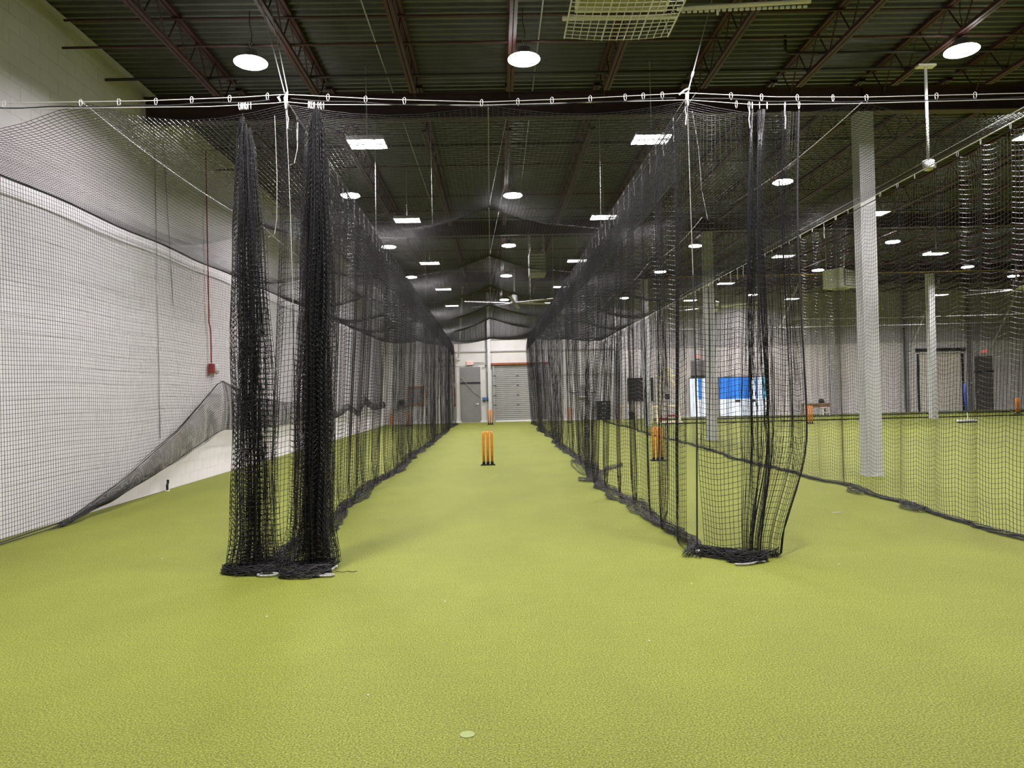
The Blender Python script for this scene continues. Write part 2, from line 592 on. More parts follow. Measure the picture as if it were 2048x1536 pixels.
def panel_lamp(x, y, label, group, z=5.5):
    o = thing('panel_lamp', label, 'lamp', (x, y, z), group=group)
    put('housing', pb, o)
    for dy in (-0.125, 0.125):
        s = put('light_strip', pl, o, (0, dy, 0))
        area_light('lamp_light', s, 'RECTANGLE', PANEL_W / 2, 0.56, 0.18, -0.002, (1.0, 0.93, 0.97))
    put('stem', pr, o)
    return o


for (x, ylist, l, g) in [
        (-1.95, (5.9, 11.83, 17.1, 22.8, 28.6, 34.1), 'bright square panel lamp hanging above the left divider net', 'panel lamps above the left divider net'),
        (2.55, (5.9, 11.83, 17.16, 22.9, 28.6, 33.8), 'bright square panel lamp hanging above the right divider net', 'panel lamps above the right divider net'),
        (8.9, (5.9, 11.96, 17.3, 22.84, 28.6, 33.96), 'bright square panel lamp hanging beyond the white column line', 'panel lamps beyond the columns'),
        (13.7, (22.92, 34.2), 'bright square panel lamp hanging over the middle of the open hall', 'panel lamps over the open hall'),
        (20.4, (33.9,), 'bright square panel lamp near the outer white column', None)]:
    for y in ylist:
        panel_lamp(x, y, l, g)

# ------------------------------------------------------------------ netting
rng = np.random.default_rng(7)


def lerp(a, b, t):
    return a + (b - a) * t


def sstep(t):
    t = np.clip(t, 0, 1)
    return t * t * (3 - 2 * t)


hook_me = MB().tube([(0, 0, 0.024), (0.012, 0, 0.016), (0.013, 0, -0.02), (0.004, 0, -0.045), (-0.006, 0, -0.04), (-0.012, 0, -0.015), (-0.011, 0, 0.016)], 0.0034, 5, closed=True).mesh('snap_hook', 'plastic_white')
tail_me = MB().tube([(0, 0, -0.04), (0.004, 0, -0.09), (-0.006, 0.002, -0.14), (0.003, 0, -0.23)], 0.006, 5).mesh('tie_cord', 'cable')


def tangle(tw, path, width, height, n, seed, r=0.0032, wig=0.5):
    """bunched net lying along a floor path: n wavy strands around it"""
    g = np.random.default_rng(seed)
    path = np.asarray(path, dtype=float)
    K = len(path)
    T = np.gradient(path, axis=0)
    T /= np.maximum(np.linalg.norm(T, axis=1, keepdims=True), 1e-9)
    side = np.stack([T[:, 1], -T[:, 0], np.zeros(K)], axis=1)
    w = np.broadcast_to(np.asarray(width, dtype=float), (K,))
    h = np.broadcast_to(np.asarray(height, dtype=float), (K,))
    out = []
    for _ in range(n):
        a = g.uniform(-1, 1) + wig * np.cumsum(g.normal(0, 0.35, K)) / 2.0
        a = np.abs(((a + 1) % 4) - 2) - 1
        b = g.uniform(0, 1) + wig * np.cumsum(g.normal(0, 0.25, K)) / 2.0
        b = np.abs((b % 2) - 1)
        top = np.sqrt(np.maximum(0.0, 1 - a * a)) * 0.9 + 0.1
        p = path + side * (a * w)[:, None]
        p[:, 2] = 0.006 + b * h * top
        p[:, :2] += g.normal(0, 0.006, (K, 2))
        out.append(p)
    tw.add(np.stack(out), r)


def pleat_net(tw, y0, y1, xt, zt, xb, gap, var, cells, seed, amp=0.85, rows=None, wob=0.05, zb=0.012, sag=0.055, split=20.0, near_amp=1.0):
    """vertical net hung from rings along Y; slack gathers into pleats between the rings. Returns the ring positions."""
    g = np.random.default_rng(seed)
    ys = [y0]
    while ys[-1] < y1:
        ys.append(ys[-1] + gap * g.uniform(1 - var, 1 + var))
    ys = np.array(ys)
    nk = len(ys) - 1
    L = cells * CELL
    yn, off, sc, ph, ph2 = [], [], [], [], []
    phs = np.cumsum(g.normal(0, 0.5, nk + 1))
    ph2s = np.cumsum(g.normal(0, 0.6, nk + 1))
    for k in range(nk):
        f = np.arange(cells) / cells
        d = ys[k + 1] - ys[k]
        a = 0.5 * math.sqrt(max(L * L - d * d, 0.002)) * amp * g.uniform(0.55, 1.15) * lerp(near_amp, 1.0, float(sstep((ys[k] - 8.0) / 6.0)))
        yn.append(ys[k] + d * f)
        off.append((1 if k % 2 else -1) * a * np.sin(PI * f))
        sc.append(np.sin(PI * f) * min(1.0, d / 0.5))
        ph.append(lerp(phs[k], phs[k + 1], f))
        ph2.append(lerp(ph2s[k], ph2s[k + 1], f))
    yn, off, sc, ph, ph2 = [np.concatenate(q) for q in (yn, off, sc, ph, ph2)]

    def surf(t, idx):
        t = t[:, None]
        Y = yn[idx][None, :]
        ztop = zt(Y)
        a = (0.25 + 0.75 * sstep(t / 0.10)) * (1 - 0.4 * sstep((t - 0.93) / 0.07))
        o = off[idx][None, :] * a * (1 + 0.16 * np.sin(3.1 * t + ph[idx][None, :]))
        yy = Y + wob * t * np.sin(2.2 * t + ph2[idx][None, :]) + 0.06 * off[idx][None, :] * np.sin(5 * t + ph2[idx][None, :])
        xx = lerp(xt(Y), xb(Y), sstep(t)) + o + 0.02 * np.sin(4 * t + ph[idx][None, :]) * t
        zz = lerp(ztop - 0.05, zb, t) - sag * sc[idx][None, :] * (1 - 0.35 * t)
        zz = np.maximum(zz, zb)
        return np.stack(np.broadcast_arrays(xx, yy, zz), axis=2)
    H = float(np.mean(zt(yn))) - 0.06
    rows = rows or int(H / CELL)
    allc = np.arange(len(yn))
    tv = np.concatenate([np.linspace(0, 0.12, 3), np.linspace(0.2, 0.9, 7), [0.96, 1.0]])
    tw.add(surf(tv, allc).transpose(1, 0, 2), TW)
    th = np.linspace(0, 1, rows)
    ns = int(np.searchsorted(yn, split))
    near, far = allc[:ns + 1], allc[ns::2]
    if len(near) > 2:
        tw.add(surf(th, near), TW)
    if len(far) > 2:
        tw.add(surf(th, far), TW)
    return ys, surf, allc


def edge_rope(parent, pts, r, mt, name='edge_rope'):
    return MB().tube(pts, r, 6).build(name, mt, parent)


def add_hooks(parent, pts, tails=False, rz=0.0, tail_prob=0.6, seed=1):
    g = random.Random(seed)
    for p in pts:
        h = put('snap_hook', hook_me, parent, p, rz + g.uniform(-0.5, 0.5))
        if tails and g.random() < tail_prob:
            put('tie_cord', tail_me, h, None, g.uniform(0, 6))


# ---- divider nets on either side of the middle lane
YE = 36.5
LT = (lambda y: lerp(-1.90, -2.10, (y - 7) / 29.5), lambda y: lerp(4.30, 3.95, (y - 7) / 29.5))
RT = (lambda y: lerp(1.85, 1.56, (y - 7) / 29.5), lambda y: lerp(4.27, 4.15, (y - 7) / 29.5))
LB = lambda y: -2.09 + 0.05 * np.sin(0.9 * y)
RB = lambda y: 1.76 + 0.06 * np.sin(0.8 * y + 1) - 0.12 * np.exp(-((y - 12.6) / 1.2) ** 2)


def hem_path(xb, y0, y1, seed, step=0.11, jit=0.05):
    g = np.random.default_rng(seed)
    y = np.arange(y0, y1, step)
    j = np.convolve(g.normal(0, 1, len(y) + 12), np.ones(6) / 6, 'same')[6:6 + len(y)] * jit * 2
    return np.stack([xb(y) + j, y, np.zeros(len(y))], axis=1)


nl = thing('divider_net', 'long black mesh net dividing the middle lane from the wall-side lane', 'net', (0, 0, 0))
tw = Twine()
ringsL, _, _ = pleat_net(tw, 7.05, YE, LT[0], LT[1], LB, 0.40, 0.22, 11, 11, amp=0.75, wob=0.025)
tw.build('netting', 'net', nl)
tw = Twine()
pth = hem_path(LB, 6.75, YE + 0.3, 3)
tangle(tw, pth, 0.10 + 0.03 * np.sin(pth[:, 1] * 1.7), 0.085, 40, 5)
tw.build('floor_hem', 'hem', nl)
edge_rope(nl, [(float(LT[0](y)), y, float(LT[1](y)) - 0.05) for y in np.linspace(7.0, YE, 40)], 0.007, 'hem', 'head_rope')
edge_rope(nl, [(-1.90, 7.0, 4.22), (-1.885, 7.0, 3.6), (-1.87, 6.98, 3.0), (-1.86, 6.95, 2.4)], 0.0032, 'rope', 'lacing_rope')
edge_rope(nl, [(-1.86, 6.95, 2.4), (-1.86, 6.93, 1.2), (-1.88, 6.9, 0.03)], 0.005, 'hem', 'lacing_rope')
add_hooks(nl, [(float(LT[0](y)), y, float(LT[1](y)) - 0.005) for y in ringsL if y < 24], True, PI / 2, 0.95, 3)

nr = thing('divider_net', 'long black mesh net dividing the middle lane from the column-side lane', 'net', (0, 0, 0))
tw = Twine()
ringsR, _, _ = pleat_net(tw, 7.05, YE, RT[0], RT[1], RB, 0.42, 0.25, 12, 23, amp=0.66, wob=0.03, near_amp=0.45)
tw.build('netting', 'net', nr)
tw = Twine()
pth = hem_path(RB, 6.8, YE + 0.3, 8, jit=0.06)
tangle(tw, pth, 0.10 + 0.035 * np.sin(pth[:, 1] * 1.3 + 1), 0.09, 40, 6)
# a loose fold of the hem spread out on the turf
for (a, b, n, w) in [((1.70, 12.5), (1.36, 12.75), 26, 0.10), ((1.7, 12.9), (2.02, 14.2), 26, 0.11), ((2.0, 14.2), (2.5, 15.1), 20, 0.06), ((1.6, 13.5), (1.62, 16.5), 16, 0.14)]:
    k = 9
    pa = np.stack([np.linspace(a[0], b[0], k), np.linspace(a[1], b[1], k), np.zeros(k)], axis=1)
    tangle(tw, pa, w * np.sin(np.linspace(0.5, PI - 0.15, k)), 0.07, n, 31 + n)
tw.build('floor_hem', 'hem', nr)
edge_rope(nr, [(float(RT[0](y)), y, float(RT[1](y)) - 0.05) for y in np.linspace(7.0, YE, 40)], 0.007, 'hem', 'head_rope')
edge_rope(nr, [(1.855, 7.0, 4.2), (1.86, 7.0, 3.4), (1.865, 6.99, 2.6)], 0.0035, 'rope', 'lacing_rope')
edge_rope(nr, [(1.865, 6.99, 2.6), (1.86, 6.97, 1.3), (1.82, 6.93, 0.03)], 0.008, 'hem', 'lacing_rope')
add_hooks(nr, [(float(RT[0](y)), y, float(RT[1](y)) - 0.005) for y in ringsR if y < 24], True, PI / 2, 0.9, 4)



def valance(parent, f, dx, drop, y0, y1):
    """side flap of the roof net folded down over the divider"""
    tw = Twine()
    yv = np.arange(y0, y1, CELL)[:, None]
    t = np.linspace(0, 1, 4)[None, :]
    dr = drop(yv)
    X = f[0](yv) + dx * (0.4 + 0.6 * t) + 0.015 * np.sin(2.3 * yv) * t
    tw.add(np.stack(np.broadcast_arrays(X, yv, f[1](yv) - 0.01 - dr * t), axis=2), TW)
    yh = np.arange(y0, y1, 0.3)[None, :]
    tt = np.linspace(0, 1, 15)[:, None]
    X = f[0](yh) + dx * (0.4 + 0.6 * tt) + 0.015 * np.sin(2.3 * yh) * tt
    tw.add(np.stack(np.broadcast_arrays(X, yh, f[1](yh) - 0.01 - drop(yh) * tt), axis=2), TW)
    tw.build('side_flap', 'net', parent)
    edge_rope(parent, [(float(f[0](y)) + dx + 0.015 * math.sin(2.3 * y), y, float(f[1](y)) - 0.01 - float(drop(y))) for y in np.arange(y0, y1, 0.3)], 0.0055, 'hem', 'flap_rope')


valance(nl, LT, 0.05, lambda y: 0.78 - 0.006 * (y - 8), 7.3, YE)
valance(nr, RT, -0.05, lambda y: 0.70 - 0.004 * (y - 8), 7.3, YE)

edge_rope(nl, [(-2.0, 6.98, 4.16), (-1.99, 6.98, 3.6), (-2.0, 6.98, 3.2), (-2.02, 6.97, 3.06), (-2.08, 6.97, 3.03)], 0.003, 'rope', 'loose_cord')
edge_rope(nl, [(-1.79, 6.99, 4.10), (-1.80, 6.99, 3.85), (-1.83, 6.99, 3.72), (-1.87, 6.99, 3.70)], 0.004, 'rope', 'loose_cord')
edge_rope(nl, [(-1.58, 6.97, 3.85), (-1.60, 6.97, 3.5), (-1.62, 6.97, 3.2), (-1.60, 6.97, 2.95)], 0.003, 'rope', 'loose_cord')
edge_rope(nr, [(1.90, 7.0, 4.15), (1.95, 7.0, 3.8), (1.97, 7.0, 3.4), (2.02, 7.0, 3.12)], 0.003, 'rope', 'loose_cord')

# ---- outer net of the column-side lane
OT = (lambda y: 5.19 + 0 * y, lambda y: lerp(4.10, 3.93, (y - 7) / 29.5))
OB = lambda y: 5.12 + 0.07 * np.sin(0.7 * y)
no = thing('divider_net', 'long black mesh net hanging in soft scallops beside the white columns', 'net', (0, 0, 0))
tw = Twine()
ringsO, _, _ = pleat_net(tw, 5.6, YE, OT[0], OT[1], OB, 0.42, 0.15, 9, 41, amp=0.50, sag=0.06, wob=0.03, split=18, near_amp=0.8)
tw.build('netting', 'net', no)
tw = Twine()
pth = hem_path(OB, 5.5, YE, 12)
tangle(tw, pth, 0.045 + 0.02 * np.sin(pth[:, 1] * 1.3), 0.05, 22, 9)
for (c, n, w) in [((5.05, 9.1), 26, 0.14), ((5.08, 10.6), 18, 0.12)]:
    pa = np.stack([np.full(7, c[0]) + np.linspace(-.05, .05, 7), np.linspace(c[1] - 0.3, c[1] + 0.3, 7), np.zeros(7)], axis=1)
    tangle(tw, pa, w * np.sin(np.linspace(0.3, PI - 0.3, 7)), 0.08, n, 77)
tw.build('floor_hem', 'hem', no)
edge_rope(no, [(5.19, y, float(OT[1](y)) - 0.05) for y in np.linspace(5.6, YE, 40)], 0.006, 'hem', 'head_rope')
add_hooks(no, [(5.19, y, float(OT[1](y)) - 0.005) for y in ringsO if y < 26], True, PI / 2, 0.2, 6)

# ---- net along the block wall, its lower edge hooked up
WX = -5.52
nw = thing('wall_net', 'black mesh net hung along the white block wall with its lower edge hooked up', 'net', (0, 0, 0))
zr_pts = np.array([(5.5, 0.02), (8.3, 0.02), (9.6, 0.05), (11.0, 0.38), (13.0, 1.02), (15.0, 1.90), (17.0, 1.55), (19.3, 1.40), (22.0, 1.32), (24.5, 1.22), (25.8, 0.98), (27.6, 1.25), (29.4, 0.95), (30.8, 1.56), (33.5, 1.08), (YE, 1.2)])
zl_pts = np.array([(5.5, 0.01), (9.4, 0.01), (10.6, 0.13), (12.5, 0.45), (14.9, 0.93), (17.0, 0.85), (19.3, 0.84), (22.0, 0.88), (24.5, 0.86), (25.8, 0.80), (27.6, 1.02), (29.4, 0.70), (30.8, 1.18), (33.5, 0.85), (YE, 0.9)])
zr = lambda y: np.interp(y, zr_pts[:, 0], zr_pts[:, 1])
zl = lambda y: np.interp(y, zl_pts[:, 0], zl_pts[:, 1])
ztw = lambda y: 4.13 + 0.015 * np.sin(2.1 * y)
tw = Twine()
yv = np.arange(5.5, YE, CELL)
t = np.linspace(0, 1, 9)[None, :]
Y = yv[:, None]
X = WX + 0.02 * np.sin(1.3 * Y + 2 * t) + 0.03 * t
tw.add(np.stack(np.broadcast_arrays(X, Y + 0.05 * np.sin(2 * t + Y) * t, lerp(ztw(Y) - 0.01, zr(Y), t)), axis=2), TW)
yh = np.arange(5.5, YE + 0.1, 0.17)
pull = np.exp(-((yh - 15.0) / 0.55) ** 2)[None, :]          # rows lifted where the hook pulls the net up
for j0 in range(1):
    tt = np.linspace(0, 1, 82)[:, None]
    Yh = yh[None, :]
    # horizontal rows keep their level and end on the raised edge
    Z = (ztw(Yh) - 0.01) - tt * 4.1
    Zb = zr(Yh)
    Zc = np.maximum(Z + 0.10 * pull * tt, Zb + 0.012 * (1 - tt))
    X = WX + 0.02 * np.sin(1.3 * Yh + 2 * tt) + 0.03 * tt
    tw.add(np.stack(np.broadcast_arrays(X, Yh, Zc), axis=2), TW)
tw.build('netting', 'net', nw)
# doubled skirt under the raised edge
tw = Twine()
for lay, dx in enumerate((0.05, 0.08)):
    yv2 = np.arange(9.4, YE, CELL * 0.9) + 0.02 * lay
    t = np.linspace(0, 1, 6)[None, :]
    Y = yv2[:, None]
    X = WX + dx + 0.05 * np.sin(PI * t) + 0.015 * np.sin(6 * Y)
    tw.add(np.stack(np.broadcast_arrays(X, Y - 0.25 * t * np.sin(Y * 0.8), lerp(zr(Y), zl(Y), t)), axis=2), TW)
    yh2 = np.arange(9.4, YE, 0.2)[None, :]
    tt = np.linspace(0, 1, 20)[:, None]
    X = WX + dx + 0.05 * np.sin(PI * tt) + 0.015 * np.sin(6 * yh2)
    tw.add(np.stack(np.broadcast_arrays(X, yh2 + 0 * tt, lerp(zr(yh2), zl(yh2), tt) + 0.015 * np.sin(9 * yh2 + 3 * lay) * np.sin(PI * tt)), axis=2), TW)
tw.build('folded_skirt', 'net', nw)
edge_rope(nw, [(WX, y, float(ztw(y))) for y in np.arange(5.5, YE, 0.4)], 0.013, 'hem', 'head_rope')
edge_rope(nw, [(WX + 0.06, y, float(zr(y)) + 0.01) for y in np.arange(5.5, YE, 0.3)], 0.008, 'hem', 'raised_edge_rope')
edge_rope(nw, [(WX + 0.08, y, float(zl(y)) + 0.008) for y in np.arange(5.5, YE, 0.3)], 0.006, 'hem', 'lower_edge_rope')


# ---- roof nets
def roof_net(parent, xl, zl_, xr, zr_, xc, ridge, y0, y1, sagx=0.10):
    tw = Twine()

    def Zf(x, y):
        l, r, c = xl(y), xr(y), xc(y)
        t = np.where(x < c, (x - l) / (c - l), (r - x) / (r - c))
        t = np.clip(t, 0, 1)
        ze = np.where(x < c, zl_(y), zr_(y))
        return lerp(ze, ridge(y), t ** 1.15) - sagx * np.sin(PI * t) * (0.6 + 0.4 * np.sin(0.7 * y) ** 2)
    yv = np.arange(y0, y1, CELL)[:, None]
    u = np.linspace(0, 1, 13)[None, :]
    X = lerp(xl(yv), xr(yv), u)
    Yb = np.broadcast_to(yv, X.shape)
    tw.add(np.stack([X, Yb, Zf(X, Yb)], axis=2), TW)
    nx = int((float(xr(y0)) - float(xl(y0))) / CELL)
    u = np.linspace(0, 1, nx)[:, None]
    yy = np.linspace(y0, y1, 110)[None, :]
    X = lerp(xl(yy), xr(yy), u)
    Yb = np.broadcast_to(yy, X.shape)
    tw.add(np.stack([X, Yb, Zf(X, Yb)], axis=2), TW)
    tw.build('netting', 'net', parent)
    return Zf


HANG = [7.0, 12.46, 16.9, 21.8, 26.5, 31.1, YE]


def ridge_fn(z_front, z_apex, z_end, sagy):
    zs = [z_front] + [z_apex] * (len(HANG) - 2) + [z_end]

    def f(y):
        y = np.asarray(y, dtype=float)
        base = np.interp(y, HANG, zs)
        k = np.clip(np.searchsorted(HANG, y) - 1, 0, len(HANG) - 2)
        h = np.array(HANG)
        fr = (y - h[k]) / (h[k + 1] - h[k])
        return base - sagy * 4 * fr * (1 - fr)
    return f


one = lambda v: (lambda y: v + 0 * np.asarray(y, dtype=float))
rcM = ridge_fn(4.23, 4.62, 4.15, 0.16)
nM = thing('roof_net', 'black mesh roof net sagging over the middle lane like a tent', 'net', (0, 0, 0))
roof_net(nM, LT[0], lambda y: LT[1](y) - 0.03, RT[0], lambda y: RT[1](y) - 0.03, lambda y: lerp(-0.02, -0.22, (y - 7) / 29.5), rcM, 7.0, YE)
rcL = ridge_fn(4.33, 4.36, 4.1, 0.10)
nLr = thing('roof_net', 'black mesh roof net stretched over the lane beside the block wall', 'net', (0, 0, 0))
roof_net(nLr, one(WX), lambda y: 4.13 + 0 * y, LT[0], lambda y: LT[1](y) - 0.03, one(-3.80), rcL, 7.0, YE, 0.16)
rcR = ridge_fn(4.20, 4.40, 4.05, 0.14)
nRr = thing('roof_net', 'black mesh roof net stretched over the lane beside the white columns', 'net', (0, 0, 0))
roof_net(nRr, RT[0], lambda y: RT[1](y) - 0.03, OT[0], lambda y: OT[1](y) + 0.02, one(3.52), rcR, 7.0, YE, 0.12)


# cables
def cable(pts, label, r=0.005, name='suspension_cable', mt='cable', group=None):
    return tag(MB().tube(pts, r, 6).build(name, mt, smooth=True), label, 'cable', group)


cable([(XL + 0.01, 7.0, 4.36), (-4.53, 7.0, 4.325), (-3.2, 7.0, 4.325), (-2.3, 7.0, 4.345), (-1.9, 7.0, 4.365), (-1.0, 7.0, 4.305), (-0.05, 7.0, 4.265), (0.9, 7.0, 4.285), (1.85, 7.0, 4.32), (2.7, 7.0, 4.27), (3.57, 7.0, 4.255), (5.2, 7.0, 4.27), (9.0, 7.0, 4.34)], 'upper white wire cable crossing all lanes along the front edge of the roof nets', 0.0038)
FL = [(XL + 0.01, 7.0, 4.29), (-4.53, 7.0, 4.272), (-2.6, 7.0, 4.262), (-2.0, 7.0, 4.285), (-1.9, 7.0, 4.295), (-1.6, 7.0, 4.265), (-0.05, 7.0, 4.235), (1.85, 7.0, 4.255), (2.5, 7.0, 4.20), (3.4, 7.0, 4.195), (5.2, 7.0, 4.215), (9.0, 7.0, 4.27)]
cable(FL, 'lower white wire cable carrying the gathered front curtain nets', 0.0034)
flz = lambda x: float(np.interp(x, [p[0] for p in FL], [p[2] for p in FL]))
cable([(float(LT[0](y)), y, float(LT[1](y)) + 0.012) for y in (7.0, 12, 20, 28, YE + 2.0)], 'wire cable carrying the net between the middle and wall-side lanes', 0.0045)
cable([(float(RT[0](y)), y, float(RT[1](y)) + 0.012) for y in (7.0, 12, 20, 28, YE + 2.0)], 'wire cable carrying the net between the middle and column-side lanes', 0.0045)
cable([(float(RT[0](y)) + 0.09, y, float(RT[1](y)) + 0.05) for y in (7.0, 12, 20, 28, YE + 2.0)], 'second wire cable beside the net on the column side of the middle lane', 0.004)
cable([(5.19, y, float(OT[1](y)) + 0.012) for y in (3.0, 9, 16, 24, YE + 2.0)], 'wire cable carrying the scalloped net beside the white columns', 0.0055)
cable([(5.19, y, float(OT[1](y)) + 0.10) for y in (3.0, 9, 16, 24, YE + 2.0)], 'upper wire cable edging the roof net beside the white columns', 0.005)
cable([(lerp(-0.02, -0.22, (y - 7) / 29.5), y, float(rcM(y)) + 0.01) for y in np.arange(7.0, YE, 0.5)], 'ridge cable lifting the roof net along the middle lane', 0.006, mt='rope')
cable([(-3.80, y, float(rcL(y)) + 0.01) for y in np.arange(7.0, YE, 0.5)], 'ridge cable lifting the roof net beside the block wall', 0.006)
cable([(3.52, y, float(rcR(y)) + 0.01) for y in np.arange(7.0, YE, 0.5)], 'ridge cable lifting the roof net beside the white columns', 0.006)
for y in HANG[1:-1]:
    xc = lerp(-0.02, -0.22, (y - 7) / 29.5)
    zc = float(rcM(y)) + 0.012
    zt_ = 6.12 if abs((y - G1) % BAY) < 0.1 else 6.2
    o = thing('hanger_wire', 'slanted pale wire with clamp holding up the ridge of the middle roof net', 'wire', (0, 0, 0), group='ridge hangers of the middle lane')
    MB().tube([(xc, y, zc), (0.27, y, zt_)], 0.007, 6).build('wire', 'cable', o)
    MB().tube([(xc - 0.01, y, zc - 0.03), (xc + 0.005, y, zc + 0.03), (xc + 0.02, y, zc + 0.10)], [0.012, 0.02, 0.01], 6).build('clamp', 'plastic_white', o)
    # rope lacing across the tent at each hanger
    o = cable([(float(LT[0](y)), y, float(LT[1](y)) - 0.02), (lerp(float(LT[0](y)), xc, 0.5), y, lerp(float(LT[1](y)), zc, 0.5) - 0.10), (xc, y, zc - 0.02), (lerp(float(RT[0](y)), xc, 0.5), y, lerp(float(RT[1](y)), zc, 0.5) - 0.10), (float(RT[0](y)), y, float(RT[1](y)) - 0.02)], 'black rope crossing the middle roof net under a ridge hanger', 0.007, 'cross_rope', 'hem', 'cross ropes of the middle lane')
for y in (G1, G1 + BAY, G1 + 2 * BAY):
    for (f, s) in ((LT, 'wall-side'), (RT, 'column-side')):
        cable([(float(f[0](y)), y - 0.02, float(f[1](y)) + 0.01), (float(f[0](y)) + 0.02, y - 0.02, GB + 0.005)], 'thin pale hanger rod from a girder to the %s edge of the middle lane' % s, 0.006, 'hanger_rod', 'cable', 'hanger rods %s' % s)
for (x, y, zb_, zt_) in [(-1.0, 12.44, 4.35, 6.1), (1.0, 21.8, 4.4, 6.1), (1.25, 26.4, 4.3, 6.2), (0.95, 31.1, 4.3, 6.1), (1.15, 24.0, 4.35, 6.2)]:
    cable([(x, y, zb_), (x, y, zt_)], 'thin pale drop rod hanging down to the middle roof net', 0.006, 'drop_rod', 'cable', 'drop rods of the middle roof net')
o = thing('hanger_wire', 'pair of pale wires tying the left front corner of the nets to a joist', 'wire', (0, 0, 0))
MB().tube([(-1.91, 7.0, 4.38), (-2.68, 8.9, 6.22)], 0.005, 6).build('wire', 'cable', o)
MB().tube([(-1.88, 7.0, 4.38), (-2.60, 9.0, 6.22)], 0.005, 6).build('wire', 'cable', o)
MB().tube([(-1.90, 7.0, 4.23), (-1.895, 6.99, 4.28), (-1.90, 7.0, 4.33), (-1.885, 7.0, 4.385)], [0.009, 0.017, 0.02, 0.010], 7).build('knot', 'cable', o)
MB().tube([(-1.95, 7.0, 4.30), (-1.97, 7.0, 4.34), (-1.95, 7.0, 4.355)], [0.008, 0.014, 0.008], 6).build('clamp', 'plastic_white', o)
o = thing('hanger_wire', 'pale wire with turnbuckle tying the right front corner of the nets to a joist', 'wire', (0, 0, 0))
MB().tube([(1.87, 7.0, 4.35), (2.70, 8.92, 6.22)], 0.006, 6).build('wire', 'cable', o)
MB().tube([(1.965, 7.22, 4.565), (2.0, 7.30, 4.645)], 0.013, 6).build('turnbuckle', 'plastic_white', o)
MB().tube([(1.86, 7.0, 4.20), (1.85, 6.99, 4.25), (1.855, 7.0, 4.31), (1.88, 7.0, 4.36)], [0.008, 0.016, 0.019, 0.009], 7).build('knot', 'cable', o)
MB().tube([(1.78, 7.0, 4.305), (1.83, 7.0, 4.345), (1.88, 7.0, 4.365)], 0.009, 6).build('strap', 'plastic_white', o)

# snap hooks of the roof nets on the upper front cable
upz = lambda x: float(np.interp(x, [-5.7, -4.53, -3.2, -2.3, -1.9, -1.0, -0.05, 0.9, 1.85, 2.7, 3.57, 5.2], [4.36, 4.325, 4.325, 4.345, 4.365, 4.305, 4.265, 4.285, 4.32, 4.27, 4.255, 4.27]))
add_hooks(nLr, [(x, 7.0, upz(x)) for x in (-4.49, -3.79, -3.44, -3.1, -2.77, -2.42, -2.07)], seed=11)
add_hooks(nM, [(x, 7.0, upz(x)) for x in (-1.51, -1.16, -0.80, -0.08, 0.26, 0.58, 0.94, 1.27, 1.44, 1.62)], seed=12)
add_hooks(nRr, [(x, 7.0, upz(x)) for x in (2.27, 2.56, 2.9, 3.24, 3.56, 4.23, 4.6)], seed=13)
edge_rope(nLr, [(x, 7.0, upz(x) - 0.045 + 0.006 * math.sin(9 * x)) for x in np.arange(XL + 0.05, -1.95, 0.12)], 0.006, 'hem', 'front_edge_rope')
edge_rope(nM, [(x, 7.0, upz(x) - 0.042 + 0.006 * math.sin(9 * x)) for x in np.arange(-1.85, 1.85, 0.12)], 0.0055, 'hem', 'front_edge_rope')
edge_rope(nRr, [(x, 7.0, upz(x) - 0.042 + 0.006 * math.sin(9 * x)) for x in np.arange(1.9, 5.2, 0.12)], 0.0055, 'hem', 'front_edge_rope')


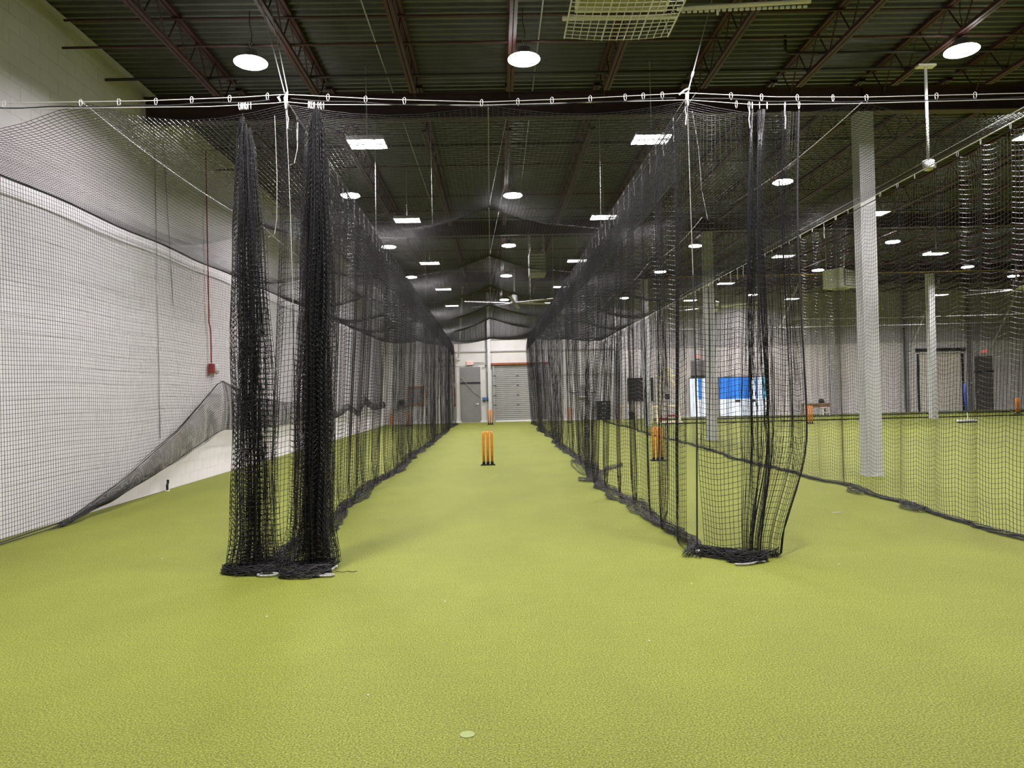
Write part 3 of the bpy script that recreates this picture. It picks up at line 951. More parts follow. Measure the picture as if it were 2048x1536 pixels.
# ---- front curtain nets
def bundle(parent, xt, xb, wt, wb_, yt, yb, cols, seed, ztop, foot):
    """front curtain drawn together into a hanging bunch"""
    g = np.random.default_rng(seed)
    tw = Twine()
    tri = np.abs(((np.arange(cols) / g.uniform(4.5, 6.0) + np.cumsum(g.normal(0, 0.06, cols))) % 2) - 1) * 2 - 1
    amp = np.convolve(g.uniform(0.35, 1.15, cols + 8), np.ones(5) / 5, 'same')[4:4 + cols]
    base = np.sign(np.linspace(-1, 1, cols)) * 0.55 * np.abs(np.linspace(-1, 1, cols)) ** 1.5
    fx = np.clip(1.35 * base + tri * amp * 0.55 + g.normal(0, 0.05, cols), -1.15, 1.15)
    fy = np.sin(np.arange(cols) * 0.37 + g.uniform(0, 6)) * 0.6 + g.normal(0, 0.2, cols)
    ph = np.cumsum(g.normal(0, 0.35, cols))
    zoff = np.where(np.arange(cols) % 2, 0.022, -0.022) * g.uniform(0.3, 1.4, cols) + np.cumsum(g.normal(0, 0.012, cols))
    zoff = np.clip(zoff, -0.14, 0.05)

    def P(t):
        tt = t[None, :]
        spread = np.interp(tt, [0, 0.1, 0.25, 0.55, 1.0], [wt, wt * 1.1, lerp(wt, wb_, 0.5), lerp(wt, wb_, 0.8), wb_]) + 0.05 * sstep((tt - 0.9) / 0.1)
        pinch = 0.55 + 0.45 * sstep(tt / 0.05)
        x = lerp(xt, xb, tt) + spread * pinch * (fx[:, None] + 0.10 * np.sin(5 * tt + ph[:, None]) * tt ** 0.5 + 0.05 * np.sin(17 * tt + 2 * ph[:, None]))
        y = lerp(yt, yb, tt ** 1.5) + (0.05 + 0.12 * tt) * (fy[:, None] + 0.2 * np.sin(4 * tt + 1.7 * ph[:, None]))
        z = lerp(ztop, 0.03, tt) + (zoff[:, None] + 0.012 * np.sin(23 * tt + 3 * ph[:, None])) * np.minimum(1, 12 * (1 - tt))
        return np.stack(np.broadcast_arrays(x, y, z), axis=2)
    tw.add(P(np.linspace(0, 1, 60)), TW)
    rows = P(np.linspace(0.01, 1, 84)).transpose(1, 0, 2)
    mid = 0.5 * (rows[:, 1:] + rows[:, :-1])
    gap = np.linalg.norm(rows[:, 1:] - rows[:, :-1], axis=2)
    mid[:, :, 2] -= 0.45 * np.clip(CELL - gap, 0, CELL)
    full = np.empty((rows.shape[0], rows.shape[1] * 2 - 1, 3))
    full[:, 0::2] = rows
    full[:, 1::2] = mid
    tw.add(full, TW)
    tw.build('netting', 'net', parent)
    tw = Twine()
    for i, (c0, c1, w, n) in enumerate(foot):
        k = 12
        pa = np.stack([np.linspace(c0[0], c1[0], k), np.linspace(c0[1], c1[1], k), np.zeros(k)], axis=1)
        tangle(tw, pa, w * np.sin(np.linspace(0.35, PI - 0.35, k)), 0.085, n, seed + 50 + i, 0.0034, 0.9)
    tw.build('floor_heap', 'hem', parent)


b1 = thing('curtain_net', 'black front curtain net bunched up on the wall side of the net corner', 'net', (0, 0, 0))
bundle(b1, -2.275, -2.23, 0.085, 0.225, 7.0, 6.82, 128, 101, 4.19, [((-2.46, 6.72), (-1.95, 6.66), 0.14, 70), ((-2.3, 6.8), (-1.9, 6.95), 0.12, 50)])
add_hooks(b1, [(x, 7.0, flz(x)) for x in (-2.33, -2.313, -2.30, -2.282, -2.268, -2.25, -2.225)], seed=21, rz=PI / 2)
MB().tube([(-2.02 + 0.085 * math.cos(w), 6.56 + 0.05 * math.sin(w), 0.016) for w in np.linspace(0, 2 * PI, 17)[:-1]], 0.010, 6, closed=True).build('weight_rope', 'rope', b1)
b2 = thing('curtain_net', 'black front curtain net bunched up on the middle-lane side of the net corner', 'net', (0, 0, 0))
bundle(b2, -1.62, -1.67, 0.085, 0.20, 7.0, 6.80, 170, 202, 4.19, [((-1.90, 6.50), (-1.48, 6.58), 0.15, 70), ((-1.85, 6.75), (-1.50, 6.85), 0.13, 55)])
add_hooks(b2, [(x, 7.0, flz(x)) for x in (-1.69, -1.672, -1.655, -1.638, -1.60, -1.575, -1.55)], seed=22, rz=PI / 2)
MB().tube([(-1.44, 6.66, 0.05), (-1.50, 6.58, 0.02), (-1.555, 6.53, 0.018), (-1.57, 6.48, 0.016), (-1.54, 6.45, 0.016), (-1.46, 6.445, 0.016), (-1.43, 6.47, 0.016), (-1.45, 6.50, 0.016), (-1.52, 6.50, 0.016)], 0.011, 6).build('weight_rope', 'rope', b2)
MB().tube([(-1.45, 6.62, 0.01), (-1.38, 6.60, 0.008), (-1.34, 6.63, 0.008), (-1.30, 6.60, 0.008), (-1.26, 6.62, 0.008)], 0.003, 4).build('loose_thread', 'hem', b2)

# partly drawn curtain at the right corner
b3 = thing('curtain_net', 'black front curtain net half drawn open beside the column-side lane', 'net', (0, 0, 0))
rx = [1.87, 2.32, 2.44, 2.47, 2.54, 2.61, 2.78, 2.915]
cl = [12, 15, 12, 16, 18, 13, 8]
g = np.random.default_rng(55)
xn, on, sc = [], [], []
for k in range(7):
    f = np.arange(cl[k]) / cl[k]
    d = rx[k + 1] - rx[k]
    a = 0.5 * math.sqrt(max((cl[k] * CELL) ** 2 - d * d, 0.004)) * 0.75
    xn.append(rx[k] + d * f)
    on.append((1 if k % 2 else -1) * a * np.sin(PI * f) + 0.02 * np.sin(3 * PI * f))
    sc.append(np.sin(PI * f) * min(1, d / 0.25))
xn = np.append(np.concatenate(xn), rx[-1])
on = np.append(np.concatenate(on), 0)
sc = np.append(np.concatenate(sc), 0)
ph = np.cumsum(g.normal(0, 0.3, len(xn)))


def PC(t):
    tt = t[None, :]
    a = 0.3 + 0.7 * sstep(tt / 0.1)
    pull = sstep((tt - 0.70) / 0.30) ** 1.5
    x0 = xn[:, None] - 0.05 * tt * (xn[:, None] - 1.87)
    x1 = 1.90 + (xn[:, None] - 1.87) * 0.60
    x = lerp(x0, x1, pull) + 0.03 * np.sin(6 * tt + ph[:, None]) * np.minimum(1, (xn[:, None] - 1.87) * 3) + 0.42 * on[:, None] * a * (1 - 0.6 * pull) * (0.8 + 0.2 * np.sin(2.5 * tt + 0.6))
    y = 7.0 - 0.25 * pull * np.minimum(1, (xn[:, None] - 1.8) * 2) + on[:, None] * a * (1 - 0.5 * pull) * 0.8
    z = lerp(4.14, 0.03, tt) - 0.05 * sc[:, None] * (1 - 0.6 * tt)
    return np.stack(np.broadcast_arrays(x, y, np.maximum(z, 0.012)), axis=2)


tw = Twine()
tw.add(PC(np.linspace(0, 1, 28)), TW)
tw.add(PC(np.linspace(0, 1, 84)).transpose(1, 0, 2), TW)
tw.build('netting', 'net', b3)
edge_rope(b3, [tuple(p) for p in PC(np.linspace(0, 1, 30))[-1]], 0.009, 'hem', 'side_rope')
tw = Twine()
for (c0, c1, w, n) in [((1.80, 6.95), (2.2, 6.62), 0.10, 45), ((2.0, 6.62), (2.35, 6.60), 0.13, 70), ((2.15, 6.66), (2.52, 6.78), 0.06, 26), ((1.85, 6.88), (2.3, 6.7), 0.12, 40)]:
    k = 10
    pa = np.stack([np.linspace(c0[0], c1[0], k), np.linspace(c0[1], c1[1], k), np.zeros(k)], axis=1)
    tangle(tw, pa, w * np.sin(np.linspace(0.4, PI - 0.4, k)), 0.09, n, 300 + n, 0.0034, 0.9)
tw.build('floor_heap', 'hem', b3)
MB().tube([(2.02, 6.46, 0.014), (2.08, 6.44, 0.014), (2.16, 6.46, 0.014), (2.22, 6.50, 0.014), (2.31, 6.53, 0.014)], 0.010, 6).build('weight_rope', 'rope', b3)
add_hooks(b3, [(x, 7.0, flz(x)) for x in rx[1:]], True, PI / 2, 0.15, 23)
MB().tube([(1.80, 6.88, 0.0), (1.805, 6.88, 0.04), (1.83, 6.88, 0.05)], [0.018, 0.02, 0.01], 6).build('white_tag', 'plastic_white', b3)

# ---- far nets of the open hall
nf = thing('cross_net', 'black mesh net hanging right across the far open hall before the back wall', 'net', (0, 0, 0))
tw = Twine()
xv = np.arange(7.2, 29.5, 0.09)
t = np.linspace(0, 1, 6)[None, :]
X = xv[:, None] + 0.03 * np.sin(5 * t + xv[:, None])
FY = 35.6
tw.add(np.stack(np.broadcast_arrays(X, FY + 0.10 * np.sin(xv[:, None] * 9.0) * (0.3 + 0.7 * t), lerp(4.25, 0.03, t)), axis=2), 0.0026)
xh = np.arange(7.2, 29.5, 0.18)
tt = np.linspace(0, 1, 44)[:, None]
tw.add(np.stack(np.broadcast_arrays(xh[None, :] + 0 * tt, FY + 0.10 * np.sin(xh[None, :] * 9.0) * (0.3 + 0.7 * tt), lerp(4.25, 0.03, tt) - 0.05 * np.abs(np.sin(xh[None, :] * 4.5))), axis=2), 0.0026)
tw.build('netting', 'net', nf)
edge_rope(nf, [(x, FY + 0.1 * math.sin(x), 0.03) for x in np.arange(7.2, 29.5, 0.4)], 0.03, 'hem', 'bottom_rope')
edge_rope(nf, [(x, FY, 4.27 + 0.02 * math.sin(2 * x)) for x in np.arange(7.2, 29.5, 0.4)], 0.012, 'hem', 'head_rope')
cable([(7.0, FY, 4.33), (18, FY, 4.30), (30.0, FY, 4.35)], 'wire cable carrying the net across the far open hall', 0.012)
cable([(6.4, 33.2, 4.55), (18, 33.2, 4.45), (30.0, 33.2, 4.55)], 'bare wire cable stretched across the open hall before the far net', 0.012)
nf2 = thing('cross_net', 'low dark net edge lying across the turf behind the far wicket', 'net', (0, 0, 0))
tw = Twine()
pa = np.stack([np.arange(7.0, 29.5, 0.25), np.full(90, 31.8) + 0.05 * np.sin(np.arange(90)), np.zeros(90)], axis=1)
tangle(tw, pa, 0.04, 0.05, 14, 400, 0.006)
tw.build('floor_hem', 'hem', nf2)
edge_rope(nf2, [(p[0], p[1], 0.025) for p in pa], 0.022, 'hem', 'bottom_rope')

# ------------------------------------------------------------------ wickets
base_me = MB().box(-0.155, 0.155, -0.075, 0.075, 0, 0.016).box(-0.145, 0.145, -0.06, 0.06, 0.016, 0.024).mesh('base', 'black_plastic')
sock_me = MB().lathe([(0.032, 0), (0.032, 0.05), (0.029, 0.058), (0.024, 0.058)], 12).mesh('socket', 'black_plastic')
stump_me = MB().lathe([(0.026, 0), (0.027, 0.55), (0.027, 0.610), (0.022, 0.625), (0.009, 0.63)], 14).mesh('stump', 'orange')
bail_me = MB().tube([(-0.055, 0, 0), (-0.03, 0, 0.004), (0, 0, 0.008), (0.03, 0, 0.004), (0.055, 0, 0)], [0.008, 0.010, 0.011, 0.010, 0.008], 8).mesh('bail', 'orange')
for me in (sock_me, stump_me, bail_me):
    me.polygons.foreach_set('use_smooth', [True] * len(me.polygons))


def wicket(x, y, label, rz=0.0):
    o = thing('wicket', label, 'wicket', (x, y, 0), rz, 'orange cricket wickets')
    put('base', base_me, o)
    for dx in (-0.089, 0, 0.089):
        s = put('stump', stump_me, o, (dx, 0, 0.075))
        put('socket', sock_me, s, (0, 0, -0.052))
    for dx in (-0.0445, 0.0445):
        put('bail', bail_me, o, (dx, 0, 0.706))
    return o


wicket(-0.22, 15.95, 'orange plastic wicket on a black base standing alone on the middle lane turf')
wicket(-0.33, 35.6, 'orange plastic wicket at the end of the middle lane before the grey roller door')
wicket(3.40, 15.95, 'orange plastic wicket behind the net in the column-side lane, in line with the middle one')
wicket(3.45, 35.7, 'orange plastic wicket at the far end of the column-side lane behind netting')
wicket(-4.10, 16.9, 'orange plastic wicket seen through the bunched curtain nets in the wall-side lane', 0.1)
wicket(-4.25, 36.0, 'orange plastic wicket at the far end of the wall-side lane under the wooden rack')
wicket(12.25, 29.2, 'orange plastic wicket on the open turf before the low brown table')
wicket(23.4, 33.3, 'orange plastic wicket standing at the far net before the brown side door', 0.2)

# ------------------------------------------------------------------ back wall fittings
YW = YB


def door(idx, x0, x1, zm, zt_, mt, handle_x, frame_m):
    d = struct(MB().box(x0, x1, YW - 0.05, YW, 0.0, zt_).build('door_%d' % idx, frame_m))
    lf = MB().box(x0 + 0.04, x1 - 0.04, YW - 0.075, YW - 0.05, 0.03, zm - 0.03).build('door_leaf', mt, d)
    MB().box(x0 + 0.04, x1 - 0.04, YW - 0.075, YW - 0.05, zm + 0.05, zt_ - 0.05).build('transom_panel', mt, d)
    MB().box(x0, x1, YW - 0.10, YW - 0.05, zm - 0.03, zm + 0.05).build('transom_bar', 'black_steel', d)
    if handle_x is not None:
        MB().tube([(handle_x, YW - 0.075, 0.95), (handle_x, YW - 0.13, 0.95), (handle_x - 0.12, YW - 0.13, 0.95)], 0.014, 8).build('door_handle', 'plastic_white', lf)
        MB().box(handle_x - 0.03, handle_x + 0.03, YW - 0.085, YW - 0.075, 0.90, 1.00).build('handle_plate', 'plastic_white', lf)
    return d


d1 = door(1, -1.87, -0.83, 2.03, 2.85, 'grey_door', -0.98, 'grey_door')
MB().tube([(-1.84, YW - 0.10, 2.35), (-1.5, YW - 0.11, 1.95), (-1.15, YW - 0.11, 1.55), (-0.85, YW - 0.10, 1.32)], 0.014, 6).build('pull_cord', 'rope', d1)
door(3, 24.86, 25.86, 2.0, 2.86, 'brown_door', 25.0, 'siding_low')
door(2, 10.05, 11.05, 2.1, 2.94, 'grey_door', None, 'siding_high')


def roller(idx, x0, x1, zt_, mt, jamb, slat=0.10):
    d = struct(MB().box(x0, x1, YW - 0.012, YW + 0.01, 0.0, zt_).build('door_%d' % idx, mt))
    hh = slat
    me = MB()
    n = len(me.v)
    L_ = x1 - x0
    pr_ = [(0.0, 0.004), (-0.022, 0.02), (-0.026, hh * 0.5), (-0.022, hh - 0.02), (0.0, hh - 0.004)]
    for xx in (0, L_):
        for (py, pz) in pr_:
            me.v.append((xx, py, pz))
    for i in range(4):
        me.f.append((i, 5 + i, 6 + i, i + 1))
    me.f += [(0, 1, 2, 3, 4), (9, 8, 7, 6, 5)]
    s = me.mesh('slat', mt)
    k = 0
    while (k + 1) * hh <= zt_:
        put('slat', s, d, (x0, YW - 0.012, k * hh))
        k += 1
    for xs in (x0 - 0.09, x1):
        MB().box(xs, xs + 0.09, YW - 0.09, YW - 0.002, 0, zt_).build('guide_rail', jamb, d)
    return d


r1 = roller(4, -0.10, 2.60, 2.93, 'grey_slat', 'conduit')
MB().box(-0.28, 2.75, YW - 0.14, YW, 2.93, 3.03).build('lintel', 'rust', r1)
for zz in (0.85, 1.35, 1.85, 2.35):
    MB().box(1.03, 1.14, YW - 0.055, YW - 0.036, zz, zz + 0.03).build('vent_slot', 'black_steel', r1)
    MB().box(-0.20, -0.02, YW - 0.10, YW - 0.09, zz, zz + 0.03).build('rail_bracket', 'black_steel', r1)
r2_ = roller(5, 21.95, 24.20, 3.0, 'cream_slat', 'black_steel', 0.15)
MB().box(21.8, 24.4, YW - 0.14, YW, 3.12, 3.28).build('lintel', 'black_steel', r2_)
MB().box(21.95, 24.2, YW - 0.10, YW, 3.0, 3.12).build('head_box', 'siding_low', r2_)


def text_mesh(txt, size, mt, name, parent, loc, rx=PI / 2, depth=0.004):
    cu = bpy.data.curves.new('t', 'FONT')
    cu.body = txt
    cu.size = size
    cu.extrude = depth
    cu.align_x, cu.align_y = 'CENTER', 'CENTER'
    tmp = bpy.data.objects.new('t', cu)
    C.objects.link(tmp)
    bpy.context.view_layer.update()
    me = bpy.data.meshes.new_from_object(tmp.evaluated_get(bpy.context.evaluated_depsgraph_get()))
    bpy.data.objects.remove(tmp)
    me.materials.clear()
    me.materials.append(M[mt])
    o = put(name, me, parent, loc)
    o.rotation_euler.x = rx
    return o


def exit_sign(x, z, label):
    o = thing('exit_sign', label, 'sign', (x, YW - 0.05, z), group='red exit signs')
    MB().box(-0.16, 0.16, -0.05, 0.045, -0.10, 0.10).build('sign_box', 'plastic_white', o)
    text_mesh('EXIT', 0.17, 'exit_letters', 'lettering', o, (0, -0.053, 0))


exit_sign(-1.34, 3.07, 'white exit sign with red letters above the grey steel door')
exit_sign(10.42, 3.12, 'white exit sign with red letters above the door by the blue screens')
exit_sign(25.39, 3.05, 'white exit sign with red letters above the brown side door')

conduit([(-1.17, YW - 0.06, 3.07), (-0.62, YW - 0.06, 3.08), (-0.54, YW - 0.06, 3.02), (-0.53, YW - 0.06, 2.9), (-0.60, YW - 0.06, 2.84), (-0.72, YW - 0.06, 2.84)], 'bent grey conduit from the exit sign beside the grey door', 0.02)
conduit([(-0.50, YW - 0.05, 2.6), (-0.50, YW - 0.05, 1.3)], 'thin grey conduit running down to the blue boxes', 0.012)
for dx in (-0.10, 0.10):
    o = thing('outlet_box', 'small blue outlet box on the wall beside the grey door', 'electrical box', (-0.56 + dx, YW, 1.18), group='blue outlet boxes')
    MB().box(-0.08, 0.08, -0.09, 0, -0.05, 0.10).build('box', 'blue_box', o)
    MB().box(-0.07, 0.07, -0.10, -0.02, -0.09, -0.05).build('cover', 'black_plastic', o)

# wall columns
for (x, w_, zt_, mt, l) in [(-0.36, 0.15, DECK - 0.1, 'column_paint', 'white painted steel column on the back wall beside the roller door'),
                            (6.25, 0.25, DECK - 0.1, 'siding_high', 'grey steel column on the back wall where block meets siding'),
                            (17.35, 0.28, DECK - 0.1, 'siding_high', 'grey steel column on the back wall behind the low brown table'),
                            (21.25, 0.16, DECK - 0.1, 'grey_door', 'slim dark column on the back wall left of the cream roller door'),
                            (24.55, 0.10, DECK - 0.1, 'grey_door', 'slim dark column between the cream roller door and brown door')]:
    o = thing('wall_column', l, 'column', (x, YW - 0.16, 0))
    MB().box(-w_ / 2, w_ / 2, -0.10, -0.085, 0, zt_).box(-w_ / 2, w_ / 2, 0.085, 0.10, 0, zt_).box(-0.012, 0.012, -0.085, 0.085, 0, zt_).build('shaft', mt, o)
    MB().box(-w_ / 2 - 0.04, w_ / 2 + 0.04, -0.13, 0.13, 0, 0.018).build('base_plate', mt, o)

# kicker braces from the wall up to the roof
for (a, b, l) in [((-1.92, YW - 0.12, 3.35), (-1.55, 36.7, 6.735), 'pale diagonal pipe brace above the grey steel door'),
                  ((21.5, YW - 0.14, 3.3), (22.1, 36.7, 6.735), 'pale diagonal brace beside the cream roller door'),
                  ((25.75, YW - 0.14, 3.3), (26.4, 36.7, 6.735), 'pale diagonal brace above the brown side door'),
                  ((14.75, YW - 0.14, 4.6), (15.1, 36.7, 6.735), 'short pale diagonal brace above the blue screens')]:
    o = thing('brace', l, 'brace', (0, 0, 0))
    MB().tube([a, b], 0.045, 8).build('pipe', 'column_paint', o)
    MB().box(a[0] - 0.08, a[0] + 0.08, YW - 0.14, YW - 0.06, a[2] - 0.12, a[2] + 0.06).build('foot_plate', 'column_paint', o)

conduit([(-3.4, YW - 0.04, 2.92), (-2.0, YW - 0.04, 2.90), (-0.9, YW - 0.04, 2.91)], 'thin black cable strung along the wall above the grey door', 0.008, 'black_plastic', 'wall_cable', 'cable')
conduit([(2.8, YW - 0.03, 2.35), (4.5, YW - 0.03, 2.33), (6.1, YW - 0.03, 2.34)], 'thin black cable strung along the wall right of the roller door', 0.01, 'black_plastic', 'wall_cable', 'cable')
o = thing('sprinkler_pipe', 'thin red vertical pipe with alarm boxes left of the grey door', 'pipe', (-2.16, YW - 0.12, 0))
MB().tube([(0, 0, 0.95), (0, 0, 4.2)], 0.018, 8).build('pipe', 'red_paint', o)
MB().box(-0.05, 0.05, -0.04, 0.05, 1.86, 2.02).build('alarm_box', 'plastic_white', o)
MB().box(-0.05, 0.05, -0.05, 0.05, 0.85, 0.99).build('pull_station', 'red_paint', o)
o = thing('electrical_panel', 'grey electrical box with side cables on the back wall by the far wicket', 'electrical box', (4.45, YW - 0.06, 1.45))
MB().box(-0.18, 0.18, 0, 0.058, -0.22, -0.17).build('mount_rail', 'conduit', o)
MB().box(-0.18, 0.18, 0, 0.058, 0.17, 0.22).build('mount_rail', 'conduit', o)
MB().box(-0.22, 0.22, -0.16, 0, -0.30, 0.32).build('cabinet', 'grey_slat', o)
MB().box(-0.22, 0.22, -0.18, -0.16, -0.30, -0.22).build('label_strip', 'plastic_white', o)
MB().tube([(-0.22, -0.08, 0), (-0.5, -0.08, -0.06), (-0.75, -0.06, 0.02)], 0.022, 6).build('side_cable', 'black_plastic', o)
MB().tube([(0.22, -0.08, 0), (0.45, -0.08, -0.06), (0.65, -0.06, 0.0)], 0.022, 6).build('side_cable', 'black_plastic', o)
crate_me = MB().box(-0.33, 0.33, -0.22, 0.22, 0, 0.20).box(-0.36, 0.36, -0.25, 0.25, 0.19, 0.24).mesh('crate_body', 'black_plastic')
card_me = MB().box(-0.09, 0.09, -0.256, -0.25, 0.10, 0.13).mesh('label_card', 'plastic_white')
for k, l in enumerate(['black plastic crate at the bottom of the stack by the back wall', 'black plastic crate second from the bottom of the stack by the back wall', 'black plastic crate second from the top of the stack by the back wall', 'black plastic crate topmost of the stack by the back wall']):
    o = thing('crate', l, 'crate', (5.42, 38.25, k * 0.24), group='black crates by the back wall')
    put('crate_body', crate_me, o)
    put('label_card', card_me, o)
o = thing('storage_bin', 'small dark blue bin with a rim on the floor by the back wall', 'bin', (6.85, 38.0, 0))
MB().lathe([(0.15, 0), (0.16, 0.02), (0.19, 0.34), (0.205, 0.34), (0.205, 0.37), (0.18, 0.37), (0.16, 0.05), (0.01, 0.05)], 16).build('bin_body', 'blue_bin', o)
MB().tube([(-0.2, 0, 0.33), (0, -0.14, 0.42), (0.2, 0, 0.33)], 0.01, 5).build('handle', 'black_plastic', o)
o = thing('notice_board', 'dark panel mounted on the back wall behind the third white column', 'board', (7.4, YW - 0.06, 1.5))
MB().box(-0.62, 0.62, -0.02, 0.02, -0.55, 0.55).build('board', 'black_plastic', o)
for (a, b, c_, d_) in ((-0.66, 0.66, 0.55, 0.60), (-0.66, 0.66, -0.60, -0.55), (-0.66, -0.62, -0.55, 0.55), (0.62, 0.66, -0.55, 0.55)):
    MB().box(a, b, -0.035, 0.02, c_, d_).build('frame_bar', 'black_steel', o)

# screens
for (x0, x1, l, rects) in [
        (9.95, 10.80, 'narrow bright blue and white display panel left of the second white column', [('screen_white', 0, 0.42, 0.9, 2.0), ('screen_blue', 0.42, 0.58, 0.9, 2.0), ('screen_white', 0.58, 0.85, 0.9, 2.0), ('screen_white', 0, 0.85, 0.03, 0.9)]),
        (11.47, 13.90, 'wide bright display panel with blue upper half and white lower half', [('screen_blue', 0, 1.62, 0.9, 2.0), ('screen_white', 1.62, 2.22, 0.9, 2.0), ('screen_cyan', 2.22, 2.43, 0.9, 2.0), ('screen_white', 0, 2.43, 0.03, 0.9)])]:
    o = thing('display_panel', l, 'screen', (x0, YW - 0.12, 0))
    w_ = x1 - x0
    MB().box(-0.02, w_ + 0.02, 0, 0.05, 0.0, 2.04).build('panel_frame', 'black_plastic', o)
    for (mt, a, b, z0, z1) in rects:
        MB().box(a, b, -0.008, 0, z0, z1).build('picture_area', mt, o)
    if w_ > 1.5:
        for dx in (0.8, 1.6):
            MB().box(dx, dx + 0.28, -0.013, -0.008, 0.72, 0.86).build('picture_mark', 'screen_grey', o)
        MB().box(1.9, 2.0, -0.013, -0.008, 0.9, 2.0).build('picture_mark', 'screen_blue', o)

# wall-side corner: rack and bats
o = thing('wall_rack', 'orange wooden framed rack with pegboard on the back wall above the far wicket', 'rack', (-4.13, YW - 0.02, 1.46))
MB().box(-0.36, 0.36, -0.02, 0.0, -0.42, 0.42).build('pegboard', 'grey_door', o)
for (a, b, c_, d_) in ((-0.42, 0.42, 0.42, 0.48), (-0.42, 0.42, -0.48, -0.42), (-0.42, -0.36, -0.42, 0.42), (0.36, 0.42, -0.42, 0.42)):
    MB().box(a, b, -0.08, 0.0, c_, d_).build('frame_bar', 'orange_wood', o)
o = thing('cricket_bat', 'orange wooden bat leaning in the corner of the back and block walls', 'bat', (-5.42, 38.35, 0))
o.rotation_euler.x = -0.14
MB().box(-0.055, 0.055, -0.02, 0.02, 0.0, 0.58).build('blade', 'orange_wood', o)
MB().tube([(0, 0, 0.58), (0, 0, 0.88)], 0.018, 8).build('handle', 'orange_wood', o)
o = thing('wall_shelf', 'small dark bracket shelf on the back wall beside the wooden rack', 'shelf', (-4.85, YW, 0.95))
MB().box(-0.28, 0.28, -0.25, 0, -0.02, 0.02).build('board', 'grey_door', o)
MB().bar((-0.2, -0.2, -0.02), (-0.2, -0.01, -0.25), 0.03, 0.02, (1, 0, 0)).build('bracket', 'grey_door', o)

o = thing('storage_box', 'small black box standing on the dark bracket shelf', 'box', (-4.88, YW - 0.13, 0.97))
MB().box(-0.15, 0.15, -0.09, 0.09, 0, 0.28).build('case', 'black_steel', o)
MB().box(-0.12, 0.12, -0.10, -0.09, 0.03, 0.25).build('front_panel', 'black_plastic', o)

# ------------------------------------------------------------------ left wall fittings
o = thing('fire_alarm_riser', 'thin dark red pipe running down the white block wall to an alarm box', 'pipe', (XL + 0.03, 14.9, 0))
MB().tube([(0, 0.05, 6.5), (0.03, 0.02, 6.45), (0.03, 0, 6.38), (0.03, 0, 3.05), (0.03, 0.06, 2.95), (0.03, 0.08, 2.80), (0.03, 0.08, 2.25)], 0.013, 8).build('pipe', 'red_paint', o)
MB().box(0.0, 0.07, 0.01, 0.15, 2.05, 2.24).build('pull_station', 'red_paint', o)
MB().lathe([(0.05, 0), (0.10, 0.01), (0.11, 0.03), (0.09, 0.06), (0.04, 0.075)], 16).build('bell', 'plastic_white', o, True, (0.02, 0.30, 2.14)).rotation_euler.y = PI / 2
conduit([(XL + 0.02, 12.75, 6.15), (XL + 0.02, 12.75, 2.2), (XL + 0.02, 12.75, 0.9)], 'thin grey cable running straight down the white block wall', 0.006, 'conduit', 'wall_cable', 'cable')
conduit([(XL + 0.02, 13.1, 6.0), (XL + 0.025, 13.35, 3.2)], 'thin pale cable hanging on the block wall behind the roof net', 0.005, 'rope', 'loose_cable', 'cable')
o = thing('floor_bracket', 'small black bracket standing at the foot of the white block wall', 'bracket', (XL + 0.08, 12.85, 0))
MB().tube([(0, 0, 0.0), (0, 0, 0.10), (0.0, 0.03, 0.14), (0.0, 0.03, 0.19)], 0.022, 8).build('post', 'black_plastic', o)
MB().box(-0.03, 0.03, -0.03, 0.03, 0, 0.02).build('foot', 'plastic_white', o)

# ------------------------------------------------------------------ heaters, fans, hanging pole
o = thing('infrared_heater', 'cream infrared heater behind a white wire guard hanging above the front net cable', 'heater', (1.325, 7.35, 5.25))
hb_ = MB()
hb_.v = [(-0.45, -0.52, 0.10), (0.45, -0.52, 0.10), (0.45, 0.05, 0.10), (-0.45, 0.05, 0.10), (-0.34, -0.5, 0.34), (0.34, -0.5, 0.34), (0.34, 0.03, 0.34), (-0.34, 0.03, 0.34)]
hb_.f = [(0, 1, 2, 3), (7, 6, 5, 4), (0, 4, 5, 1), (1, 5, 6, 2), (2, 6, 7, 3), (3, 7, 4, 0)]
hb_.build('reflector', 'heater_core', o)
MB().box(-0.46, 0.46, 0.05, 0.085, 0.06, 0.14).box(-0.46, -0.43, -0.52, 0.05, 0.08, 0.14).box(0.43, 0.46, -0.52, 0.05, 0.08, 0.14).build('rim', 'cream_enamel', o)
gd = MB()
for i in range(15):
    x = -0.54 + 1.08 * i / 14
    gd.tube([(x, -0.75, -0.04 + 0.0 * x), (x, 0.38, -0.05 - 0.03 * (1 - (x / 0.54) ** 2))], 0.0075 if i % 5 == 0 else 0.0045, 5)
for i in range(15):
    y = -0.72 + 1.1 * i / 14
    gd.tube([(x_, y, -0.045 - 0.03 * max(0, (y + 0.75) / 1.13) * (1 - (x_ / 0.54) ** 2)) for x_ in np.linspace(-0.54, 0.54, 7)], 0.0045, 5)
for sx in (-0.54, 0.54):
    for i in range(4):
        y = -0.6 + 0.32 * i
        gd.tube([(sx, y, -0.045), (sx * 0.93, y, 0.15)], 0.0045, 5)
    gd.tube([(sx, -0.75, -0.045), (sx, 0.38, -0.05)], 0.009, 5)
gd.build('wire_guard', 'plastic_white', o)
MB().tube([(-0.58, 0.13, 0.03), (0.58, 0.13, 0.03)], 0.024, 8).build('cross_bar', 'cream_enamel', o)
for sx in (-0.4, 0.4):
    MB().tube([(sx, -0.2, 0.34), (sx, -0.2, 1.0)], 0.006, 5).build('chain', 'cable', o)
o = thing('heater_arm', 'straight cream pipe with a perforated strip beside the wire-guarded heater', 'pipe', (0, 0, 0))
MB().tube([(1.88, 7.38, 5.31), (3.20, 7.34, 5.35)], 0.022, 10).build('pipe', 'cream_enamel', o)
